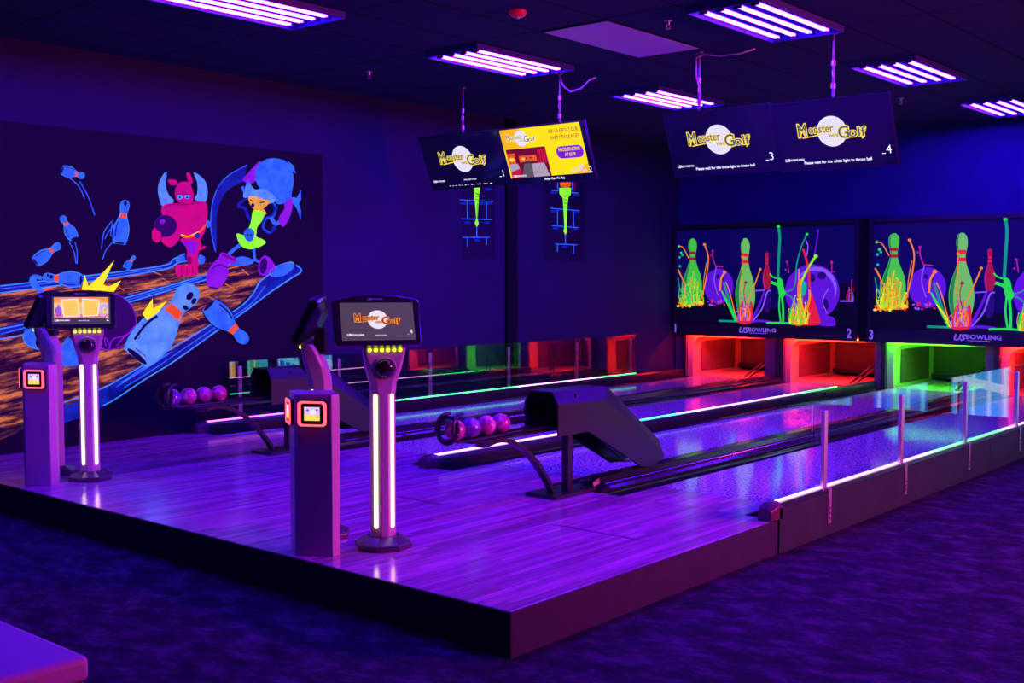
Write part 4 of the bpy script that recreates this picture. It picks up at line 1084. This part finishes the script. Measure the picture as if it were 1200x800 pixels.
# cross joints of the boards
for x1_, y1_, x2_, y2_ in ((510, 492, 560, 510), (395, 540, 430, 565), (780, 540, 815, 560), (650, 640, 690, 665), (720, 585, 760, 600), (560, 520, 600, 545), (300, 545, 340, 570), (840, 490, 862, 510)):
    m.stroke(C0((x1_, y1_), (x2_, y2_)), 1.3, FL('paint_joint', (225, 105, 40), .9), 2, sm=False)
rr_ = random.Random(3)
for k in range(46):
    t_ = rr_.random(); x = 20+880*t_; yb_ = 575-105*t_ + rr_.uniform(2, 60 if t_ < .75 else 30)
    m.stroke(C0((x, yb_), (x+rr_.uniform(25, 80), yb_-rr_.uniform(6, 12))), rr_.uniform(.5, 1.3), FL('paint_joint', (225, 105, 40), .9) if rr_.random() < .5 else FDK, 2, sm=False)
for k in range(46):
    x = rr_.uniform(20, 860); lo = 640-.12*x; hi = 790-.42*max(0, x-450); yb_ = rr_.uniform(lo, max(lo+10, hi-20))
    m.stroke(C0((x, yb_), (x+rr_.uniform(25, 80), yb_-rr_.uniform(8, 22))), rr_.uniform(.5, 1.3), FL('paint_joint', (225, 105, 40), .9) if rr_.random() < .5 else FDK, 2, sm=False)
# long blue gutter bending away at the right
m.poly(C4((0, 620), (120, 545), (340, 430), (520, 315), (640, 245), (700, 180), (740, 120), (790, 85), (870, 50), (920, 50), (930, 75), (880, 110), (780, 175), (700, 240), (560, 340), (340, 480), (120, 610), (0, 705))+[(100, 487), (60, 500), (60, 478), (95, 470)], FBD, 4)
m.stroke(C4((-200, 690), (0, 618), (130, 545), (340, 420), (520, 312), (640, 240), (700, 180), (740, 115), (800, 75)), 1.5, FLN, 5)
m.stroke(C4((0, 700), (60, 668), (200, 575), (340, 488), (540, 345), (660, 262), (780, 172), (880, 105), (930, 70), (905, 42)), 1.6, FLN, 5)
m.stroke(C4((100, 615), (220, 540), (340, 460), (540, 325), (660, 250), (715, 200), (760, 140)), 1.2, FB, 5)
m.stroke(C4((60, 615), (200, 520), (330, 445)), 4, FB, 5, taper=True); m.stroke(C4((80, 590), (130, 570)), 5, FBL, 6, taper=True)
m.blob(C4((780, 75), (810, 50), (870, 28), (895, 40), (890, 60), (850, 90), (800, 98)), FB, 6)
m.stroke(C4((790, 95), (780, 72), (820, 45), (880, 28), (896, 42)), 1, FBL, 7)
m.blob(C0((800, 460), (840, 445), (880, 460), (860, 475), (800, 478)), FB, 3); m.blob(C0((690, 440), (710, 450), (705, 470), (688, 468)), FB, 4); m.blob(C0((610, 452), (632, 438), (640, 462), (612, 466)), FB, 4)
# flying pins
PB = (FB, FBK, FO)
m.pin(*C0((212, 145))[0], *C0((292, 168))[0], 12, FB, FBK, FO, 4, FLN)
m.pin(*C0((256, 385))[0], *C0((212, 305))[0], 12.5, FB, FBK, FO, 4, FLN)
m.pin(*C0((118, 466))[0], *C0((208, 403))[0], 14, FB, FBK, FO, 4, FLN)
m.pin(*C0((412, 403))[0], *C0((434, 250))[0], 17, FB, FBK, FO, 4, FLN)
m.pin(*C0((432, 489))[0], *C0((466, 444))[0], 8, FB, FBK, FO, 4, FLN)
m.pin(*C0((282, 528))[0], *C0((146, 518))[0], 17, FB, FBK, FO, 6, FLN)
m.pin(*C4((150, 480))[0], *C4((430, 140))[0], 42, FBL, FBK, FO, 8, FLN)
m.pin(*C4((490, 225))[0], *C4((675, 405))[0], 26, FB, FBK, FO, 10, FBK)
for q, r1, r2 in ((C4((405, 187))[0], 3.6, 5.2), (C4((424, 210))[0], 2.8, 4), (C4((385, 242))[0], 3.6, 2.6)): m.ell(*q, r1, r2, FBK, 11, rot=.6)
m.stroke(C4((160, 385), (172, 375), (168, 365)), .6, FBK, 11); m.stroke(C4((150, 430), (200, 470)), 1, FBD, 11)
for q, r1, r2 in ((C0((175, 516))[0], 1.8, 2.6), (C0((163, 510))[0], 1.3, 2), (C0((432, 262))[0], 1.8, 3)): m.ell(*q, r1, r2, FBK, 9)
# bent pin and standing pins behind the console
m.blob(C3((130, 135), (150, 120), (185, 130), (180, 145), (160, 140), (168, 165), (190, 185), (215, 200), (190, 215), (150, 185), (130, 160)), FB, 6)
m.blob(C3((182, 205), (215, 180), (240, 195), (200, 225)), FO, 7)
m.blob(C3((100, 395), (115, 360), (145, 350), (160, 400), (210, 430), (210, 450), (160, 448), (115, 430)), FB, 6); m.stroke(C3((98, 395), (115, 430), (160, 452), (210, 455)), 1.3, FLN, 7)
m.blob(C3((265, 520), (270, 450), (300, 400), (330, 440), (345, 500), (345, 525), (300, 530)), FB, 6); m.stroke(C3((345, 450), (425, 480), (435, 500), (425, 530)), 1, FLN, 5)
for pts in (C0((235, 170), (270, 200), (292, 245)), C0((275, 185), (305, 240), (327, 303)), C0((238, 395), (255, 430), (262, 470)), C0((258, 395), (266, 430), (265, 470)),
            C0((390, 320), (360, 360), (350, 420)), C0((388, 330), (382, 370), (386, 375)), C0((390, 395), (365, 425), (355, 455)), C0((400, 330), (375, 360), (362, 385))):
    m.stroke(pts, 1.1, FB, 4)
# yellow crowns
m.poly(C3((362, 188), (375, 120), (392, 172), (440, 130), (507, 57), (458, 165), (480, 175), (538, 147), (505, 198), (440, 192)), FY, 6)
m.poly(C4((182, 270), (230, 198), (232, 245), (297, 210), (255, 265), (205, 300)), FY, 12)
# purple ball behind the console
m.ell(*C3((480, 330))[0], 33.5, 33.5, FP, 3, n=48); m.ell(*C3((480, 330))[0], 32.6, 32.6, FPD, 4, n=48)
m.stroke(C3((430, 440), (480, 455), (500, 410), (560, 390), (600, 350)), 1.4, FP, 5); m.stroke(C3((470, 440), (465, 400), (490, 440)), 1.2, FP, 5); m.stroke(C3((520, 440), (540, 410), (585, 375)), 1.2, FP, 5)
# plain horned creature in magenta (generic figure)
m.blob(C1((372, 105), (335, 155), (322, 220), (345, 305), (385, 300), (415, 278), (385, 240), (368, 190)), FBL, 5)
m.blob(C1((532, 110), (552, 170), (552, 230), (537, 268), (570, 280), (605, 275), (612, 210), (590, 150)), FBL, 5)
m.blob(C1((425, 200), (450, 168), (500, 168), (522, 205), (530, 250), (515, 285), (440, 285), (422, 240)), FM, 6)
m.blob(C1((380, 155), (400, 150), (432, 158), (430, 182), (395, 182)), FM, 5); m.blob(C1((490, 115), (508, 115), (525, 165), (508, 180), (495, 150)), FM, 5)
m.blob(C1((345, 315), (380, 292), (470, 292), (590, 280), (612, 330), (605, 400), (590, 470), (540, 520), (470, 500), (440, 430), (350, 360)), FM, 6)
m.blob(C1((360, 330), (420, 380), (455, 440), (440, 510), (390, 548), (340, 510), (360, 480), (400, 470), (390, 420), (350, 380)), FM, 7)
m.blob(C1((455, 500), (560, 500), (575, 540), (555, 600), (560, 660), (500, 660), (490, 560)), FM, 5); m.stroke(C1((565, 560), (600, 545)), 3, FM, 5, sm=False)
m.poly(C1((455, 515), (560, 515), (535, 590), (510, 585), (490, 550)), FP, 7)
for q in (445, 475, 505, 535): m.ell(*C1((q, 684))[0], 4.4, 7.2, FM, 6)
for q in (458, 490, 522): m.stroke(C1((q, 660), (q+2, 712)), .8, FMD, 7)
m.ell(*C1((505, 625))[0], 3.2, 5, FMD, 6)
m.ell(*C1((366, 424))[0], 13.2, 12.8, FPD, 8, n=32); m.ell(*C1((345, 398))[0], 3.4, 3, FP, 9, n=16); m.ell(*C1((366, 424))[0], 13.4, 13.2, FP, 7, n=32)
m.blob(C1((285, 460), (300, 435), (318, 450), (335, 460), (340, 495), (320, 520), (290, 505)), FM, 9)
m.ell(*C1((448, 253))[0], 3.4, 3.0, FBL, 8, n=16); m.ell(*C1((492, 252))[0], 3.2, 2.8, FBL, 8, n=16); m.ell(*C1((448, 256))[0], 1.1, 1.2, FBK, 9, n=8); m.ell(*C1((490, 256))[0], 1.1, 1.2, FBK, 9, n=8)
m.stroke(C1((430, 238), (470, 240)), 1, FMD, 9); m.stroke(C1((475, 240), (515, 238)), 1, FMD, 9)
m.stroke(C1((455, 478), (500, 490), (560, 462), (602, 415)), 2.6, FO, 8); m.stroke(C1((455, 474), (500, 484), (560, 456)), 1, FY, 9); m.ell(*C1((552, 480))[0], 3, 3.4, FBD, 9, n=14); m.ell(*C1((615, 412))[0], 2.4, 4.4, FB, 7, n=14)
m.stroke(C1((360, 320), (400, 298), (470, 300), (560, 290)), .9, FMD, 8)
# swoosh
m.poly(m.smooth(C2((260, 105), (160, 165), (95, 260), (72, 380), (80, 500), (98, 560), (105, 480), (105, 370), (135, 270), (190, 215), (250, 190)), 5), FBD, 3)
m.stroke(C2((98, 555), (72, 420), (90, 270), (150, 170), (262, 104)), 1.1, FB, 4)
# plain bowler figure with pale hair and green dress (generic figure)
m.blob(C2((240, 175), (262, 150), (325, 85), (330, 120), (318, 165), (290, 200), (250, 192)), FP, 6)
m.blob(C2((305, 130), (340, 85), (400, 68), (470, 90), (502, 160), (495, 240), (480, 290), (430, 308), (400, 290), (340, 240), (308, 190)), FB, 7)
m.poly(C2((470, 80), (500, 105), (516, 150), (490, 130)), FB, 7)
m.poly(C2((490, 270), (520, 275), (542, 230), (542, 285), (530, 305), (542, 340), (540, 388), (520, 330), (495, 300)), FB, 6)
m.stroke(C2((370, 270), (410, 320), (395, 370), (360, 380), (345, 430), (380, 455), (410, 420)), 4.5, FBD, 5); m.stroke(C2((265, 270), (215, 315), (250, 330), (270, 380), (290, 385)), 3.5, FBD, 5)
m.stroke(C2((372, 275), (412, 322), (398, 372), (362, 382), (345, 430), (382, 457)), .8, FB, 6)
m.stroke(C2((235, 215), (250, 240), (270, 180)), 3.5, FB, 6)
m.blob(C2((240, 270), (265, 195), (300, 230), (350, 228), (400, 262), (410, 290), (360, 305), (290, 270)), FBL, 8)
m.blob(C2((270, 268), (320, 262), (378, 285), (372, 305), (330, 342), (295, 335), (272, 300)), FSK, 9)
m.blob(C2((280, 262), (340, 248), (395, 285), (355, 285), (310, 268)), FBL, 10)
m.ell(*C2((289, 314))[0], 2.2, 2.6, FPD, 10, n=14); m.stroke(C2((275, 285), (290, 292)), 1.2, FBK, 10); m.stroke(C2((325, 300), (352, 296)), 1.4, FBK, 10)
m.poly(C2((300, 332), (350, 335), (362, 355), (345, 375), (308, 350)), FSK, 8)
m.blob(C2((290, 345), (312, 338), (348, 350), (340, 390), (312, 430), (305, 470), (262, 460), (280, 400)), FG, 9)
m.poly(m.smooth(C2((205, 462), (245, 470), (310, 478), (358, 505), (320, 532), (270, 542), (225, 520)), 4, True), FG, 9)
m.blob(C2((245, 450), (270, 432), (296, 450), (292, 490), (270, 502), (248, 485)), FB, 10); m.ell(*C2((262, 468))[0], 1.2, 1.5, FBK, 11, n=8); m.ell(*C2((280, 468))[0], 1.2, 1.5, FBK, 11, n=8)
m.stroke(C2((385, 375), (410, 410), (440, 390)), 4.5, FB, 6); m.blob(C2((430, 370), (455, 330), (452, 300), (470, 290), (490, 275), (497, 320), (480, 380), (450, 425), (425, 400)), FP, 8)
m.stroke(C2((225, 520), (195, 540), (165, 568)), 4, FB, 7, sm=False); m.stroke(C2((296, 540), (300, 595), (355, 625)), 3.6, FB, 7, sm=False)
m.blob(C2((130, 558), (205, 590), (195, 615), (165, 620), (160, 680), (115, 745), (60, 740), (48, 690), (70, 630), (110, 590)), FP, 8); m.stroke(C2((130, 568), (200, 600)), 2, FMD, 9); m.stroke(C2((75, 645), (115, 622), (160, 640)), 1.2, FPD, 9); m.stroke(C2((65, 740), (110, 745)), 1.6, FPD, 9)
m.ell(*C2((348, 628))[0], 6.5, 12, FP, 8, rot=.15); m.ell(*C2((345, 628))[0], 4.2, 9.5, FPD, 9, rot=.15); m.blob(C2((370, 580), (408, 630), (395, 660), (355, 680), (378, 640)), FP, 7)
mo = m.build('wall_mural')
tag(mo, 'big fluorescent bowling mural with flying pins and cartoon figures on left wall', 'mural')
# painted torches on dark panels
for (xa_, lab, k) in ((557, 'painted green torch with blue bricks below screen 1', 0), (661, 'painted green torch with blue bricks below screen 2', 1)):
    X = XL+.05
    a = Art(lambda u, v, l: (lambda p: Vector((XL+.004+l*.001, p.y, p.z)))(at(u, v, 0, XL)))
    D = lambda *ps: [(525+x/7.06, 205+y/7.06) for x, y in ps]
    if k == 0:
        y0, y1 = 9.42, 9.99; 
        a.b.add([(XL+.003, y0, 1.80), (XL+.003, y1, 1.80), (XL+.003, y1, 2.95), (XL+.003, y0, 2.95)], [(0, 1, 2, 3)], MB1)
        S = [((95, 205), (370, 218)), ((105, 362), (358, 368)), ((118, 516), (345, 516)), ((157, 215), (157, 358)), ((315, 222), (315, 358)), ((157, 520), (157, 592)), ((315, 520), (315, 578)), ((235, 430), (235, 512))]
        tor = [(208, 60), (268, 60), (255, 130), (250, 210), (240, 360), (250, 400), (235, 432), (218, 400), (230, 360), (218, 210), (210, 130)]
        soft = [(125, 235), (190, 235), (285, 235), (340, 235), (160, 395), (320, 395), (240, 540), (330, 118)]
    else:
        y0, y1 = 10.90, 11.75
        a.b.add([(XL+.003, y0, 1.80), (XL+.003, y1, 1.80), (XL+.003, y1, 2.95), (XL+.003, y0, 2.95)], [(0, 1, 2, 3)], MB1)
        S = [((855, 125), (1075, 150)), ((845, 275), (1085, 295)), ((855, 418), (1078, 435)), ((880, 570), (1068, 578)), ((903, 285), (903, 418)), ((1036, 295), (1036, 425)), ((903, 575), (903, 632)), ((1036, 580), (1036, 652)), ((968, 490), (968, 570)), ((905, 60), (905, 125)), ((1025, 60), (1025, 130))]
        tor = [(918, 105), (1014, 105), (1012, 160), (992, 185), (985, 250), (976, 430), (985, 465), (967, 496), (952, 465), (960, 430), (950, 250), (945, 190), (918, 155)]
        soft = [(870, 145), (1060, 160), (870, 300), (930, 290), (1060, 310), (890, 440), (1045, 445), (965, 595)]
    for p, q in S: a.stroke(D(p, q), 1.0, FB, 2, sm=False)
    for p in soft: a.ell(*D(p)[0], 4, 1.6, FBD, 1, n=14)
    a.poly(D(*tor), FG, 3)
    if k == 1: a.poly(D((920, 60), (1014, 60), (1010, 90), (990, 105), (950, 100), (925, 90)), FO, 3); a.stroke(D((890, 60), (890, 110)), 1.4, FMD, 2); a.stroke(D((1045, 60), (1045, 130)), 1.6, FMD, 2)
    else: a.stroke(D((225, 150), (252, 165)), .8, FBK, 4); a.stroke(D((238, 230), (236, 360)), .6, FBK, 4)
    for yy in ((150, 175, 200) if k == 0 else (170, 200, 230)): cx_ = 235 if k == 0 else 968; a.stroke(D((cx_-14, yy), (cx_+14, yy+8)), .6, FBK, 4)
    o = a.build('painted_torch'); tag(o, lab, 'wall painting', 'painted wall torches')

# ================================================================== OTTOMAN
t = thing('ottoman', 'corner of a flat topped upholstered ottoman at bottom left', 'ottoman', (-3.55, 1.30, 0))
VIN = mat('ottoman_vinyl', (.40, .2, .5), .45); VIND = mat('ottoman_side', (.10, .05, .08), .5)
ox, oy = .42, .42
b = MB(); b.box(-.85, ox, -.85, oy, .37, .45, VIN); b.build('cushion', t, bevel=.022, seg=4)
b = MB(); b.box(-.84, ox-.01, -.84, oy-.01, .04, .372, VIND); b.build('body', t, bevel=.012)
for sx, sy in ((-.78, -.78), (.34, -.78), (-.78, .34), (.34, .34)):
    b = MB(); b.lathe([(.02, 0), (.025, .04)], DMETAL, 12, M=Matrix.Translation((sx, sy, 0))); b.build('leg', t)

# lit arcade cabinets added out of view to supply reflections in the glass barriers
CABP = mat('cabinet_body', (.03, .03, .05), .35)
for k, (x, c1_, c2_) in enumerate(((-1.95, (60, 150, 225), (190, 225, 255)), (-1.05, (30, 90, 210), (120, 220, 240)), (-.15, (70, 170, 90), (60, 190, 230)), (.75, (235, 160, 50), (120, 230, 240)))):
    t = thing('arcade_cabinet', ['arcade cabinet with pale blue lit front nearest the lanes, beyond the frame', 'arcade cabinet with deep blue lit front, beyond the frame', 'arcade cabinet with green lit front, beyond the frame', 'arcade cabinet with orange lit front farthest from the lanes, beyond the frame'][k], 'arcade cabinet', (x, 13.2, 0), group='arcade cabinets')
    b = MB(); b.loft([[(-.36, -.35, 0), (-.36, .35, 0), (-.36, .35, 1.9), (-.36, -.15, 1.9), (-.36, -.05, 1.1), (-.36, -.35, .95)], [(.36, -.35, 0), (.36, .35, 0), (.36, .35, 1.9), (.36, -.15, 1.9), (.36, -.05, 1.1), (.36, -.35, .95)]], CABP); b.build('body', t, bevel=.01)
    a = Art(lambda u, v, l: Vector((u, -.352-l*.001, v)))
    a.poly([(-.31, .06), (.31, .06), (.31, .85), (-.31, .85)], E('cab_a%d' % k, c1_, 2.4), 0)
    a.poly([(-.31, .30), (.31, .42), (.31, .52), (-.31, .40)], E('cab_b%d' % k, c2_, 2), 1)
    for q in range(4): a.stroke([(-.26+q*.17, .06), (-.26+q*.17, .85)], .04, E('cab_b%d' % ((k+q) % 4 if (k+q) % 4 <= k else k), c2_, 2), 2, sm=False)
    a.build('front_panel', t)
    a = Art(lambda u, v, l: Vector((u, -.09-(v-1.1)*.125-.01-l*.001, v)))
    a.poly([(-.28, 1.2), (.28, 1.2), (.28, 1.7), (-.28, 1.7)], E('cab_screen%d' % k, c2_, 1.5), 0); a.build('screen', t)

# ================================================================== LIGHTS
def area(name, loc, rot, sx, sy, col, power, spread=180):
    l = bpy.data.lights.new(name, 'AREA'); l.shape = 'RECTANGLE'; l.size = sx; l.size_y = sy; l.color = col; l.energy = power; l.spread = math.radians(spread)
    o = bpy.data.objects.new(name, l); COL.objects.link(o); o.location = loc
    d = Vector(rot) - Vector(loc); o.rotation_euler = d.to_track_quat('-Z', 'Y').to_euler(); return o
# magenta neon wash from the game floor to the right
area('magenta_wash_lamp', (3.7, 8.8, 2.3), (-3.4, 5.6, .2), 1.6, 1.0, (1.0, .05, .42), 300, 105)
w = bpy.data.worlds.new('world'); scene.world = w; w.use_nodes = True
w.node_tree.nodes['Background'].inputs[0].default_value = (.01, .004, .05, 1); w.node_tree.nodes['Background'].inputs[1].default_value = .3

vs = scene.view_settings
vs.view_transform = 'Standard'; vs.look = 'None'; vs.gamma = 1; vs.exposure = 0.0; vs.use_curve_mapping = False
scene.display_settings.display_device = 'sRGB'
